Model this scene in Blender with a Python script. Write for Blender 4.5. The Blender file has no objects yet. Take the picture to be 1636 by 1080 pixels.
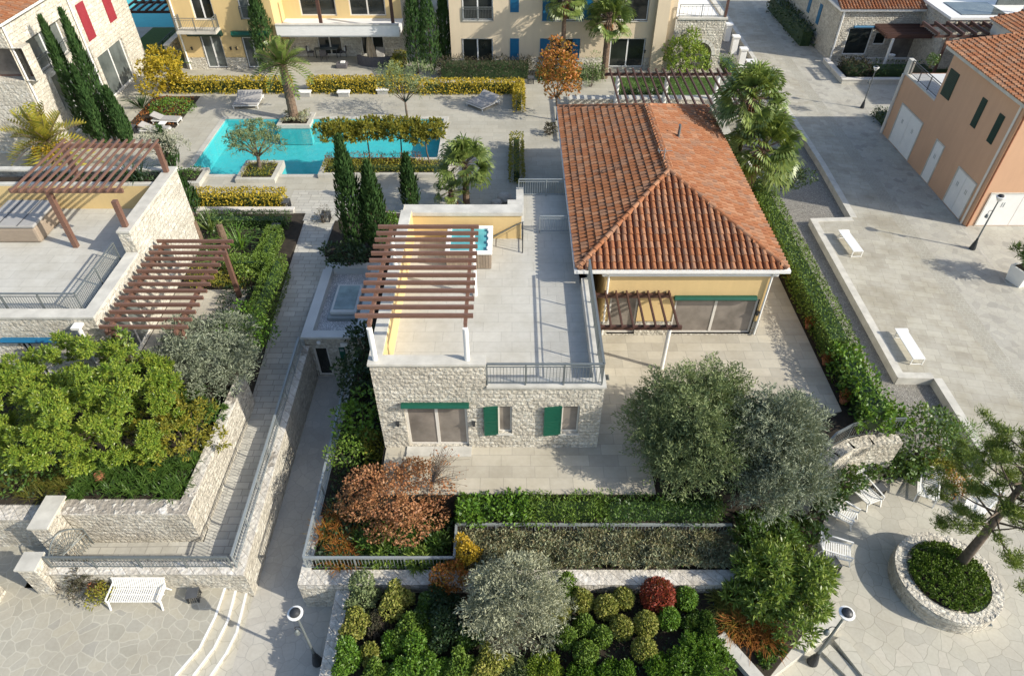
import bpy, math, random
import numpy as np
from mathutils import Vector, Matrix
random.seed(7); RNG = np.random.default_rng(11)
scene = bpy.context.scene; COL = scene.collection
R = math.radians
# ---------------------------------------------------------------- survey camera (used to read sizes off the photo)
CH, CF, PITCH = 22.0, 1090.0, R(42.5)
cP, sP = math.cos(PITCH), math.sin(PITCH)
def P(u, v, z):
    """photo pixel -> world point on the level z"""
    a = (u-818)/CF; b = (v-540)/CF
    t = (CH-z)/(sP+b*cP)
    return Vector((a*t, (cP-b*sP)*t, z))
def PY(u, v, y):
    a = (u-818)/CF; b = (v-540)/CF
    t = y/(cP-b*sP)
    return (a*t, CH-t*(sP+b*cP))            # x, z on the wall plane y
def PX(u, v, x):
    a = (u-818)/CF; b = (v-540)/CF
    t = x/a
    return ((cP-b*sP)*t, CH-t*(sP+b*cP))    # y, z on the wall plane x

# ---------------------------------------------------------------- materials
def newmat(name):
    m = bpy.data.materials.new(name); m.use_nodes = True
    nt = m.node_tree; nt.nodes.clear()
    out = nt.nodes.new('ShaderNodeOutputMaterial')
    b = nt.nodes.new('ShaderNodeBsdfPrincipled')
    nt.links.new(b.outputs[0], out.inputs[0])
    return m, nt, b, out
def N(nt, typ, **kw):
    n = nt.nodes.new(typ)
    for k, v in kw.items():
        if k in n.inputs: n.inputs[k].default_value = v
        else: setattr(n, k, v)
    return n
def ramp(nt, fac, stops):
    r = nt.nodes.new('ShaderNodeValToRGB'); e = r.color_ramp.elements
    while len(e) > 1: e.remove(e[-1])
    e[0].position = stops[0][0]; e[0].color = (*stops[0][1], 1)
    for p, c in stops[1:]:
        x = e.new(p); x.color = (*c, 1)
    if fac is not None: nt.links.new(fac, r.inputs[0])
    return r.outputs[0]
def mixc(nt, fac, a, b, mode='MIX'):
    m = nt.nodes.new('ShaderNodeMix'); m.data_type = 'RGBA'; m.blend_type = mode
    for s, i in ((fac, 0), (a, 6), (b, 7)):
        if hasattr(s, 'links'): nt.links.new(s, m.inputs[i])
        else: m.inputs[i].default_value = s if i == 0 else (*s, 1)
    return m.outputs[2]
def math_(nt, op, a, b=0.0):
    m = nt.nodes.new('ShaderNodeMath'); m.operation = op
    for i, s in enumerate((a, b)):
        if hasattr(s, 'links'): nt.links.new(s, m.inputs[i])
        else: m.inputs[i].default_value = s
    return m.outputs[0]
def wpos(nt): return nt.nodes.new('ShaderNodeNewGeometry').outputs['Position']
def bump(nt, b, h, strength=.4, dist=.02):
    n = N(nt, 'ShaderNodeBump'); n.inputs['Strength'].default_value = strength; n.inputs['Distance'].default_value = dist
    nt.links.new(h, n.inputs['Height']); nt.links.new(n.outputs[0], b.inputs['Normal'])
def noise(nt, vec, scale, detail=4, rough=.6):
    n = N(nt, 'ShaderNodeTexNoise'); n.inputs['Scale'].default_value = scale; n.inputs['Detail'].default_value = detail
    n.inputs['Roughness'].default_value = rough
    if vec is not None: nt.links.new(vec, n.inputs['Vector'])
    return n.outputs[0]
def wallvec(nt, warp=0.0, wscale=1.5):
    """(x+y, z, 0): runs along any wall that follows the site's axes"""
    p = wpos(nt); s = nt.nodes.new('ShaderNodeSeparateXYZ'); nt.links.new(p, s.inputs[0])
    c = nt.nodes.new('ShaderNodeCombineXYZ')
    nt.links.new(math_(nt, 'ADD', s.outputs[0], s.outputs[1]), c.inputs[0]); nt.links.new(s.outputs[2], c.inputs[1])
    v = c.outputs[0]
    if warp:
        n = N(nt, 'ShaderNodeTexNoise'); n.inputs['Scale'].default_value = wscale; nt.links.new(p, n.inputs['Vector'])
        mm = nt.nodes.new('ShaderNodeVectorMath'); mm.operation = 'MULTIPLY_ADD'
        nt.links.new(n.outputs[1], mm.inputs[0]); mm.inputs[1].default_value = (warp, warp, 0); nt.links.new(v, mm.inputs[2])
        v = mm.outputs[0]
    return p, v
def m_plain(name, col, rough=.7, var=.12, scale=1.2, metal=0.0, spec=.4, bumps=0.0, bscale=20, streak=0):
    m, nt, b, o = newmat(name)
    p = wpos(nt); n = noise(nt, p, scale, 6)
    if streak:
        mp = nt.nodes.new('ShaderNodeMapping'); nt.links.new(p, mp.inputs[0]); mp.inputs['Scale'].default_value = (2.2, 2.2, .22)
        n = math_(nt, 'ADD', math_(nt, 'MULTIPLY', n, .5), math_(nt, 'MULTIPLY', noise(nt, mp.outputs[0], 1.4, 6, .7), .5))
    d = tuple(c*(1-var) for c in col); l = tuple(min(1, c*(1+var)) for c in col)
    nt.links.new(ramp(nt, n, [(.3, d), (.7, l)]), b.inputs['Base Color'])
    b.inputs['Roughness'].default_value = rough; b.inputs['Metallic'].default_value = metal
    b.inputs['Specular IOR Level'].default_value = spec
    if bumps: bump(nt, b, noise(nt, p, bscale, 4), bumps, .01)
    return m
def m_stone(name, c1, c2, mortar, w=.42, h=.2, bs=.9, top=None):
    m, nt, b, o = newmat(name)
    p, v = wallvec(nt, .09, 3.0)
    br = nt.nodes.new('ShaderNodeTexBrick'); nt.links.new(v, br.inputs['Vector'])
    br.inputs['Scale'].default_value = 1; br.inputs['Brick Width'].default_value = w; br.inputs['Row Height'].default_value = h
    br.inputs['Mortar Size'].default_value = .018; br.inputs['Mortar Smooth'].default_value = .6
    br.inputs['Bias'].default_value = -.1; br.offset = .43; br.squash = .7; br.squash_frequency = 3
    br.inputs['Color1'].default_value = (*c1, 1); br.inputs['Color2'].default_value = (*c2, 1); br.inputs['Mortar'].default_value = (*mortar, 1)
    n1 = noise(nt, p, 7, 5, .65); n2 = noise(nt, p, .8, 3)
    c = mixc(nt, .55, br.outputs[0], ramp(nt, n1, [(.3, (.35, .33, .3)), (.5, (.62, .6, .56)), (.7, (.95, .93, .9))]), 'OVERLAY')
    c = mixc(nt, .35, c, ramp(nt, n2, [(.35, (.55, .52, .47)), (.65, (1, 1, 1))]), 'MULTIPLY')
    nt.links.new(c, b.inputs['Base Color']); b.inputs['Roughness'].default_value = .9; b.inputs['Specular IOR Level'].default_value = .2
    vo = nt.nodes.new('ShaderNodeTexVoronoi'); vo.inputs['Scale'].default_value = 6.5; nt.links.new(p, vo.inputs['Vector'])
    hgt = math_(nt, 'ADD', math_(nt, 'MULTIPLY', br.outputs['Fac'], -1.2), math_(nt, 'ADD', math_(nt, 'MULTIPLY', vo.outputs[0], -.9), math_(nt, 'MULTIPLY', n1, 1.6)))
    bump(nt, b, hgt, bs, .07)
    return m
def m_paving(name, c1, c2, mortar, w=.9, h=.6, rot=0.0, gap=.012, bumpy=.12, stain=.25, third=None):
    m, nt, b, o = newmat(name)
    p = wpos(nt)
    mp = nt.nodes.new('ShaderNodeMapping'); nt.links.new(p, mp.inputs[0]); mp.inputs['Rotation'].default_value = (0, 0, rot)
    br = nt.nodes.new('ShaderNodeTexBrick'); nt.links.new(mp.outputs[0], br.inputs['Vector'])
    br.inputs['Scale'].default_value = 1; br.inputs['Brick Width'].default_value = w; br.inputs['Row Height'].default_value = h
    br.inputs['Mortar Size'].default_value = gap; br.inputs['Mortar Smooth'].default_value = .3; br.inputs['Bias'].default_value = 0
    br.offset = .37; br.squash = 1.3; br.squash_frequency = 3
    br.inputs['Color1'].default_value = (*c1, 1); br.inputs['Color2'].default_value = (*c2, 1); br.inputs['Mortar'].default_value = (*mortar, 1)
    n1 = noise(nt, p, .55, 6, .65); n2 = noise(nt, p, 5, 5)
    c = mixc(nt, stain, br.outputs[0], ramp(nt, n1, [(.35, (.62, .58, .5)), (.6, (1, 1, 1))]), 'MULTIPLY')
    c = mixc(nt, .3, c, ramp(nt, n2, [(.3, (.7, .69, .67)), (.7, (1.0, 1.0, 1.0))]), 'MULTIPLY')
    nt.links.new(c, b.inputs['Base Color']); b.inputs['Roughness'].default_value = .75; b.inputs['Specular IOR Level'].default_value = .25
    bump(nt, b, math_(nt, 'ADD', math_(nt, 'MULTIPLY', br.outputs['Fac'], -1), math_(nt, 'MULTIPLY', n2, .5)), bumpy, .02)
    return m
def m_crazy(name, cols, mortar, scale=1.6, gap=.045):
    """crazy paving: irregular slabs"""
    m, nt, b, o = newmat(name)
    p = wpos(nt); s = nt.nodes.new('ShaderNodeVectorMath'); s.operation = 'MULTIPLY'; nt.links.new(p, s.inputs[0]); s.inputs[1].default_value = (1, 1, 0)
    n = N(nt, 'ShaderNodeTexNoise'); n.inputs['Scale'].default_value = 1.7; n.inputs['Detail'].default_value = 2; nt.links.new(s.outputs[0], n.inputs['Vector'])
    mm = nt.nodes.new('ShaderNodeVectorMath'); mm.operation = 'MULTIPLY_ADD'; nt.links.new(n.outputs[1], mm.inputs[0]); mm.inputs[1].default_value = (.28, .28, 0); nt.links.new(s.outputs[0], mm.inputs[2])
    v1 = N(nt, 'ShaderNodeTexVoronoi', feature='DISTANCE_TO_EDGE'); v2 = N(nt, 'ShaderNodeTexVoronoi')
    for v in (v1, v2):
        v.voronoi_dimensions = '2D'; v.inputs['Scale'].default_value = scale; nt.links.new(mm.outputs[0], v.inputs['Vector'])
    sp = nt.nodes.new('ShaderNodeSeparateColor'); nt.links.new(v2.outputs['Color'], sp.inputs[0])
    col = ramp(nt, sp.outputs[0], [(i/(len(cols)-1), c) for i, c in enumerate(cols)])
    n1 = noise(nt, p, .45, 5); n2 = noise(nt, p, 9, 5)
    col = mixc(nt, .35, col, ramp(nt, n2, [(.3, (.72, .7, .67)), (.7, (1, 1, 1))]), 'MULTIPLY')
    edge = ramp(nt, v1.outputs[0], [(gap*.5, (0, 0, 0)), (gap*1.3, (1, 1, 1))])
    c = mixc(nt, edge, mortar, col)
    c = mixc(nt, .3, c, ramp(nt, n1, [(.35, (.68, .64, .58)), (.6, (1, 1, 1))]), 'MULTIPLY')
    nt.links.new(c, b.inputs['Base Color']); b.inputs['Roughness'].default_value = .8; b.inputs['Specular IOR Level'].default_value = .25
    bump(nt, b, math_(nt, 'ADD', edge, math_(nt, 'MULTIPLY', n2, .6)), .15, .02)
    return m
def m_island(name, cols, rough=.7, transl=0.0, spec=.3, noise_amt=.25, nscale=3.0):
    """colour differs from piece to piece (leaf to leaf, tile to tile)"""
    m, nt, b, o = newmat(name)
    g = nt.nodes.new('ShaderNodeNewGeometry')
    n = noise(nt, g.outputs['Position'], nscale, 3)
    f = math_(nt, 'ADD', math_(nt, 'MULTIPLY', g.outputs['Random Per Island'], 1-noise_amt), math_(nt, 'MULTIPLY', n, noise_amt))
    col = ramp(nt, f, [(i/(len(cols)-1), c) for i, c in enumerate(cols)])
    nt.links.new(col, b.inputs['Base Color']); b.inputs['Roughness'].default_value = rough; b.inputs['Specular IOR Level'].default_value = spec
    if transl:
        t = nt.nodes.new('ShaderNodeBsdfTranslucent'); nt.links.new(mixc(nt, .3, col, (.35, .4, .02)), t.inputs[0])
        mx = nt.nodes.new('ShaderNodeMixShader'); mx.inputs[0].default_value = transl
        nt.links.new(b.outputs[0], mx.inputs[1]); nt.links.new(t.outputs[0], mx.inputs[2]); nt.links.new(mx.outputs[0], o.inputs[0])
    return m
def m_wood(name, col, var=.35):
    m, nt, b, o = newmat(name)
    g = nt.nodes.new('ShaderNodeNewGeometry'); p = g.outputs['Position']
    mp = nt.nodes.new('ShaderNodeMapping'); nt.links.new(p, mp.inputs[0]); mp.inputs['Scale'].default_value = (1.2, 6, 6)
    n = noise(nt, mp.outputs[0], 3, 6, .7)
    f = math_(nt, 'ADD', math_(nt, 'MULTIPLY', n, .7), math_(nt, 'MULTIPLY', g.outputs['Random Per Island'], .3))
    nt.links.new(ramp(nt, f, [(.25, tuple(c*(1-var) for c in col)), (.75, tuple(c*(1+var) for c in col))]), b.inputs['Base Color'])
    b.inputs['Roughness'].default_value = .6; bump(nt, b, n, .2, .01)
    return m
def m_glass(name, col, rough=.08):
    m, nt, b, o = newmat(name)
    p = wpos(nt); n = noise(nt, p, .9, 4)
    nt.links.new(ramp(nt, n, [(.35, tuple(c*.7 for c in col)), (.65, tuple(c*1.3 for c in col))]), b.inputs['Base Color'])
    b.inputs['Roughness'].default_value = rough; b.inputs['Specular IOR Level'].default_value = .6
    return m
LEAF = {}
def leafmat(name, cols, transl=.22, rough=.55, spec=.35, namt=.35, nscale=1.5):
    LEAF[name] = m_island(name, cols, rough, transl, spec, namt, nscale); return LEAF[name]

M = {}
M['stone'] = m_stone('rubble_stone', (.56, .535, .47), (.41, .39, .34), (.50, .48, .43))
M['stone_white'] = m_stone('pale_rubble_stone', (.58, .555, .49), (.46, .44, .385), (.52, .50, .44), .6, .28, .7)
M['coping'] = m_plain('coping_stone', (.50, .485, .43), .8, .18, 1.5, bumps=.25, bscale=12)
M['blockwall'] = m_stone('block_coping', (.58, .56, .52), (.46, .44, .40), (.30, .28, .25), .5, .3, .5)
M['terrace'] = m_paving('terrace_tiles', (.53, .52, .465), (.49, .48, .43), (.40, .39, .35), 1.2, .6, 0, .012, .06, .35)
M['travertine'] = m_paving('travertine_paving', (.52, .48, .385), (.41, .38, .31), (.34, .32, .27), .9, .55, 0, .012, .1, .35)
M['deck'] = m_paving('pool_deck_paving', (.45, .43, .36), (.39, .375, .315), (.33, .32, .27), 1.0, .6, 0, .012, .08, .3)
M['path'] = m_paving('path_paving', (.52, .505, .445), (.41, .40, .355), (.31, .30, .27), .62, .32, 0, .02, .2, .35)
M['lane'] = m_crazy('lane_slabs', [(.42, .40, .355), (.48, .46, .405), (.44, .425, .38), (.50, .48, .42)], (.37, .36, .32), 2.2, .03)
M['crazy'] = m_crazy('crazy_paving', [(.36, .345, .285), (.41, .39, .325), (.385, .37, .31), (.43, .405, .325), (.35, .34, .295)], (.45, .43, .355), 2.3, .045)
M['crazy_pale'] = m_crazy('pale_crazy_paving', [(.46, .445, .375), (.50, .48, .405), (.43, .415, .355), (.52, .495, .42)], (.34, .325, .27), 1.9, .022)
M['plaza'] = m_paving('plaza_paving', (.47, .45, .375), (.40, .38, .32), (.34, .325, .275), .8, .5, .2, .014, .12, .6)
M['plaza_rough'] = m_crazy('plaza_slabs', [(.41, .395, .34), (.46, .445, .38), (.43, .415, .36), (.34, .33, .29)], (.35, .34, .295), 2.3, .03)
M['sett'] = m_paving('plaza_setts', (.38, .365, .305), (.34, .325, .275), (.43, .415, .35), .22, .16, 0, .022, .25, .3)
M['gravel'] = m_crazy('grey_gravel', [(.20, .19, .17), (.34, .32, .28), (.27, .26, .23), (.42, .40, .36)], (.10, .10, .09), 13, .12)
M['soil'] = m_plain('soil', (.032, .025, .017), .95, .4, 3, bumps=.6)
M['lawn'] = m_plain('lawn', (.05, .10, .015), .9, .4, 6, bumps=.6, bscale=60)
M['ground'] = m_plain('ground', (.24, .22, .18), .95, .2, .3)
M['yellow'] = m_plain('yellow_plaster', (.62, .46, .22), .85, .075, .5, bumps=.1, streak=1)
M['ochre'] = m_plain('ochre_plaster', (.60, .44, .21), .85, .075, .5, bumps=.1, streak=1)
M['beige'] = m_plain('beige_plaster', (.62, .52, .37), .85, .075, .5, bumps=.1, streak=1)
M['cream'] = m_plain('cream_plaster', (.62, .58, .50), .85, .075, .5, bumps=.1, streak=1)
M['orange'] = m_plain('apricot_plaster', (.56, .345, .215), .85, .075, .5, bumps=.1, streak=1)
M['white'] = m_plain('white_paint', (.74, .74, .71), .5, .05, 2)
M['offwhite'] = m_plain('pale_frame', (.62, .59, .53), .5, .05, 2)
M['grey_metal'] = m_plain('grey_metal', (.16, .18, .18), .45, .1, 3, .3)
M['steel'] = m_plain('pale_grey_metal', (.30, .33, .33), .4, .08, 3, .3)
M['dark_metal'] = m_plain('dark_metal', (.035, .038, .042), .45, .2, 4, .2)
M['cladding'] = m_plain('grey_cladding', (.56, .57, .55), .6, .06, 1)
M['wood'] = m_wood('brown_timber', (.15, .08, .056))
M['wood_dark'] = m_wood('dark_timber', (.075, .035, .025))
M['tubwood'] = m_wood('tub_slats', (.30, .24, .18), .2)
M['green'] = m_plain('green_paint', (.004, .075, .045), .5, .1, 2)
M['dgreen'] = m_plain('dark_green_paint', (.006, .035, .025), .55, .2, 2)
M['blue'] = m_plain('blue_paint', (.01, .12, .24), .5, .12, 2)
M['red'] = m_plain('red_paint', (.27, .03, .042), .55, .1, 2)
M['glass'] = m_glass('dark_glass', (.02, .024, .022))
M['taupe'] = m_glass('blind_glass', (.20, .175, .15), .15)
M['greyglass'] = m_glass('grey_glass', (.10, .115, .11), .1)
M['terracotta'] = m_plain('terracotta', (.30, .12, .06), .8, .25, 5)
M['tile'] = m_island('roof_tiles', [(.16, .068, .036), (.25, .098, .047), (.30, .128, .06), (.275, .112, .05), (.35, .18, .10), (.24, .135, .085), (.295, .12, .055), (.265, .102, .048)], .8, 0, .2, .38, .6)
M['tilebase'] = m_plain('roof_tile_pans', (.20, .06, .03), .9, .25, 3)
M['fabric'] = m_plain('grey_cushion', (.33, .32, .30), .9, .06, 3)
M['fabric_d'] = m_plain('charcoal_cushion', (.09, .09, .09), .9, .1, 3)
M['parasol'] = m_plain('parasol_canvas', (.42, .33, .22), .9, .15, 3)
M['bark'] = m_plain('bark', (.13, .10, .075), .95, .35, 5, bumps=.8, bscale=14)
M['palmbark'] = m_plain('palm_bark', (.16, .11, .075), .95, .45, 9, bumps=1.0, bscale=16)
M['wicker'] = m_plain('grey_wicker', (.10, .095, .10), .8, .2, 12, bumps=.5, bscale=40)
M['pebble'] = m_crazy('pale_pebbles', [(.55, .57, .58), (.70, .71, .72), (.45, .47, .49), (.78, .78, .78)], (.25, .27, .28), 9, .1)
M['slate'] = m_plain('dark_slab', (.07, .075, .08), .6, .15, 4)
M['mesh'] = m_plain('white_sling', (.66, .68, .67), .7, .05, 4)
M['rock'] = m_plain('boulder', (.42, .40, .36), .9, .25, 3, bumps=.8, bscale=5)
def water_mat():
    m, nt, b, o = newmat('pool_water_surface')
    p = wpos(nt)
    gl = nt.nodes.new('ShaderNodeBsdfGlossy'); gl.inputs['Roughness'].default_value = .03
    tr = nt.nodes.new('ShaderNodeBsdfTransparent'); tr.inputs[0].default_value = (.68, .95, .96, 1)
    fr = nt.nodes.new('ShaderNodeFresnel'); fr.inputs[0].default_value = 1.33
    n = noise(nt, p, 1.6, 3, .5); bp = N(nt, 'ShaderNodeBump'); bp.inputs['Strength'].default_value = .5; bp.inputs['Distance'].default_value = .08
    ge = nt.nodes.new('ShaderNodeNewGeometry')
    nt.links.new(n, bp.inputs['Height']); nt.links.new(bp.outputs[0], gl.inputs['Normal']); nt.links.new(bp.outputs[0], fr.inputs['Normal'])
    mx = nt.nodes.new('ShaderNodeMixShader'); nt.links.new(math_(nt, 'MULTIPLY', fr.outputs[0], math_(nt, 'SUBTRACT', 1.0, ge.outputs['Backfacing'])), mx.inputs[0]); nt.links.new(tr.outputs[0], mx.inputs[1]); nt.links.new(gl.outputs[0], mx.inputs[2])
    nt.links.new(mx.outputs[0], o.inputs[0]); return m
M['water'] = water_mat()
M['basin'] = m_paving('pool_basin_tiles', (.10, .50, .52), (.09, .46, .49), (.11, .46, .48), .3, .3, 0, .01, .02, .12)
M['tubwater'] = m_glass('tub_water', (.10, .36, .37), .06)
M['skylight'] = m_glass('skylight_glass', (.26, .34, .34), .12)
M['soffit'] = m_plain('grey_render', (.36, .36, .34), .9, .08, 1)

# ---------------------------------------------------------------- mesh builder
class MB:
    def __init__(s): s.v = []; s.f = []
    def add(s, vs, fs):
        o = len(s.v); s.v += [tuple(v) for v in vs]; s.f += [tuple(i+o for i in f) for f in fs]; return s
    def quad(s, a, b, c, d): return s.add([a, b, c, d], [(0, 1, 2, 3)])
    def box(s, x0, x1, y0, y1, z0, z1):
        return s.add([(x0,y0,z0),(x1,y0,z0),(x1,y1,z0),(x0,y1,z0),(x0,y0,z1),(x1,y0,z1),(x1,y1,z1),(x0,y1,z1)],
                     [(0,3,2,1),(4,5,6,7),(0,1,5,4),(1,2,6,5),(2,3,7,6),(3,0,4,7)])
    def bar(s, p, q, w, h, up=(0, 0, 1)):
        p = Vector(p); q = Vector(q); d = (q-p).normalized(); up = Vector(up)
        if abs(d.dot(up)) > .99: up = Vector((0, 1, 0))
        a = d.cross(up).normalized()*w/2; b = a.cross(d).normalized()*h/2
        vs = [p-a-b, p+a-b, p+a+b, p-a+b, q-a-b, q+a-b, q+a+b, q-a+b]
        return s.add(vs, [(0,3,2,1),(4,5,6,7),(0,1,5,4),(1,2,6,5),(2,3,7,6),(3,0,4,7)])
    def tube(s, pts, rad, seg=8, cap=True):
        pts = [Vector(p) for p in pts]; n = len(pts)
        if not hasattr(rad, '__len__'): rad = [rad]*n
        o = len(s.v); prev = None
        for i, p in enumerate(pts):
            d = (pts[min(i+1, n-1)]-pts[max(i-1, 0)]).normalized()
            ref = Vector((0, 0, 1)) if abs(d.z) < .9 else Vector((1, 0, 0))
            a = d.cross(ref).normalized() if prev is None else (prev-d*prev.dot(d)).normalized()
            prev = a; b = d.cross(a)
            for k in range(seg):
                t = 2*math.pi*k/seg; s.v.append(tuple(p+(a*math.cos(t)+b*math.sin(t))*rad[i]))
        for i in range(n-1):
            for k in range(seg):
                k2 = (k+1) % seg; s.f.append((o+i*seg+k, o+i*seg+k2, o+(i+1)*seg+k2, o+(i+1)*seg+k))
        if cap: s.f.append(tuple(o+k for k in reversed(range(seg)))); s.f.append(tuple(o+(n-1)*seg+k for k in range(seg)))
        return s
    def lathe(s, c, prof, seg=16):
        """prof: (radius, z) pairs, around the vertical through c"""
        o = len(s.v)
        for r, z in prof:
            for k in range(seg):
                t = 2*math.pi*k/seg; s.v.append((c[0]+r*math.cos(t), c[1]+r*math.sin(t), c[2]+z))
        for i in range(len(prof)-1):
            for k in range(seg):
                k2 = (k+1) % seg; s.f.append((o+i*seg+k, o+i*seg+k2, o+(i+1)*seg+k2, o+(i+1)*seg+k))
        s.f.append(tuple(o+k for k in reversed(range(seg)))); s.f.append(tuple(o+(len(prof)-1)*seg+k for k in range(seg)))
        return s
    def prism(s, poly, z0, z1):
        n = len(poly); z0f = z0 if callable(z0) else (lambda p: z0); z1f = z1 if callable(z1) else (lambda p: z1)
        vs = [(p[0], p[1], z0f(p)) for p in poly]+[(p[0], p[1], z1f(p)) for p in poly]
        return s.add(vs, [tuple(reversed(range(n))), tuple(range(n, 2*n))]+[(i, (i+1) % n, n+(i+1) % n, n+i) for i in range(n)])
    def sheet(s, poly, z): return s.add([(p[0], p[1], z) for p in poly], [tuple(range(len(poly)))])
    def build(s, name, mat, parent=None, loc=None, smooth=False, bevel=0.0):
        o = mkobj(name, np.array(s.v, dtype=np.float32), s.f, mat, parent, loc)
        if smooth: o.data.shade_smooth()
        if bevel:
            b = o.modifiers.new('bevel', 'BEVEL'); b.width = bevel; b.segments = 2; b.limit_method = 'ANGLE'
        return o
def wloc(o):
    v = Vector((0, 0, 0))
    while o is not None: v += o.location; o = o.parent
    return v
def mkobj(name, V, F, mat, parent=None, loc=None):
    off = Vector(loc) if loc is not None else Vector((0, 0, 0))
    if parent is not None: off = wloc(parent)
    me = bpy.data.meshes.new(name)
    V = np.asarray(V, dtype=np.float32)-np.array(off, dtype=np.float32)
    if isinstance(F, np.ndarray):
        n, k = F.shape
        me.vertices.add(len(V)); me.vertices.foreach_set('co', V.ravel())
        me.loops.add(n*k); me.loops.foreach_set('vertex_index', F.ravel().astype(np.int32))
        me.polygons.add(n); me.polygons.foreach_set('loop_start', np.arange(0, n*k, k, dtype=np.int32))
        me.update(calc_edges=True)
    else:
        me.from_pydata([tuple(map(float, v)) for v in V], [], F); me.update()
    me.materials.append(mat if not isinstance(mat, str) else M[mat])
    o = bpy.data.objects.new(name, me); COL.objects.link(o)
    if parent is not None: o.parent = parent
    elif loc is not None: o.location = loc
    return o
def tag(o, label, cat, group=None):
    o['label'] = label; o['category'] = cat
    if group: o['group'] = group
    return o
def thing(name, label, cat, loc=(0, 0, 0), group=None):
    o = bpy.data.objects.new(name, None); COL.objects.link(o); o.location = loc; o.empty_display_size = .3
    return tag(o, label, cat, group)
def struct(o, kind='structure'):
    o['kind'] = kind; return o
def dup(root, loc, rotz=0.0, label=None, group=None, scale=1.0):
    def cp(o, parent):
        c = o.copy(); COL.objects.link(c)
        if parent is not None: c.parent = parent
        for ch in [x for x in KIDS.get(o.name, [])]: cp(ch, c)
        return c
    KIDS = {}
    for x in root.children_recursive: KIDS.setdefault(x.parent.name, []).append(x)
    r = cp(root, None); r.location = loc; r.rotation_euler = (0, 0, rotz); r.scale = (scale, scale, scale)
    if label: r['label'] = label
    if group: r['group'] = group
    return r
# ---- wall planes
class Fr:
    """a wall plane: along u (x or y), outward w, z up"""
    def __init__(s, face, pos): s.face = face; s.pos = pos
    def pt(s, u, w, z):
        f = s.face
        if f == '-y': return (u, s.pos-w, z)
        if f == '+y': return (u, s.pos+w, z)
        if f == '+x': return (s.pos+w, u, z)
        return (s.pos-w, u, z)
    def box(s, mb, u0, u1, w0, w1, z0, z1):
        a = s.pt(u0, w0, z0); b = s.pt(u1, w1, z1)
        return mb.box(min(a[0], b[0]), max(a[0], b[0]), min(a[1], b[1]), max(a[1], b[1]), z0, z1)
def facade(mb, fr, u0, u1, z0, z1, holes=(), depth=.22):
    us = sorted({u0, u1, *[h[0] for h in holes], *[h[1] for h in holes]}); zs = sorted({z0, z1, *[h[2] for h in holes], *[h[3] for h in holes]})
    us = [u for u in us if u0 <= u <= u1]; zs = [z for z in zs if z0 <= z <= z1]
    for a, b in zip(us, us[1:]):
        for c, d in zip(zs, zs[1:]):
            um, zm = (a+b)/2, (c+d)/2
            if any(h[0] < um < h[1] and h[2] < zm < h[3] for h in holes): continue
            mb.quad(fr.pt(a, 0, c), fr.pt(b, 0, c), fr.pt(b, 0, d), fr.pt(a, 0, d))
    for a, b, c, d in [h[:4] for h in holes]:
        q = lambda u, w, z: fr.pt(u, w, z)
        mb.quad(q(a,0,c), q(a,-depth,c), q(a,-depth,d), q(a,0,d)); mb.quad(q(b,0,c), q(b,-depth,c), q(b,-depth,d), q(b,0,d))
        mb.quad(q(a,0,c), q(b,0,c), q(b,-depth,c), q(a,-depth,c)); mb.quad(q(a,0,d), q(b,0,d), q(b,-depth,d), q(a,-depth,d))
def window(parent, fr, h, nm='window', leaves=2, fmat='offwhite', pane='glass', fw=.07, depth=.16, sill=True, bars=0):
    u0, u1, z0, z1 = h
    m = MB(); e = .003
    fr.box(m, u0+e, u0+fw, -depth-.05, -depth+.03, z0+e, z1-e); fr.box(m, u1-fw, u1-e, -depth-.05, -depth+.03, z0+e, z1-e)
    fr.box(m, u0+fw, u1-fw, -depth-.05, -depth+.03, z1-fw, z1-e); fr.box(m, u0+fw, u1-fw, -depth-.05, -depth+.03, z0+e, z0+fw)
    for i in range(1, leaves):
        u = u0+(u1-u0)*i/leaves; fr.box(m, u-fw*.6, u+fw*.6, -depth-.045, -depth+.025, z0+fw, z1-fw)
    o = m.build(nm, fmat, parent)
    g = MB(); g.quad(fr.pt(u0+.02, -depth, z0+.02), fr.pt(u1-.02, -depth, z0+.02), fr.pt(u1-.02, -depth, z1-.02), fr.pt(u0+.02, -depth, z1-.02))
    g.build('pane', pane, o)
    if sill:
        s = MB(); fr.box(s, u0-.06, u1+.06, .002, .07, z0-.07, z0-.004); s.build('sill', 'coping', o)
    return o
def awning(parent, fr, u0, u1, z, mat, k=1.0):
    m = MB(); pr = [(a*k, b*k) for a, b in [(.0, .0), (.05, .16), (.2, .17), (.27, .06), (.2, -.04), (.02, -.05)]]
    vs = [fr.pt(u0, w+.004, z+h) for w, h in pr]+[fr.pt(u1, w+.004, z+h) for w, h in pr]; n = len(pr)
    m.add(vs, [tuple(range(n)), tuple(range(n, 2*n))]+[(i, (i+1) % n, n+(i+1) % n, n+i) for i in range(n)])
    return m.build('awning', mat, parent)
def wall_light(parent, fr, u, z, mat='dark_metal'):
    m = MB(); fr.box(m, u-.05, u+.05, .002, .1, z-.1, z+.1); fr.box(m, u-.07, u+.07, .01, .16, z+.1, z+.14); return m.build('wall_lamp', mat, parent)
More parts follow.
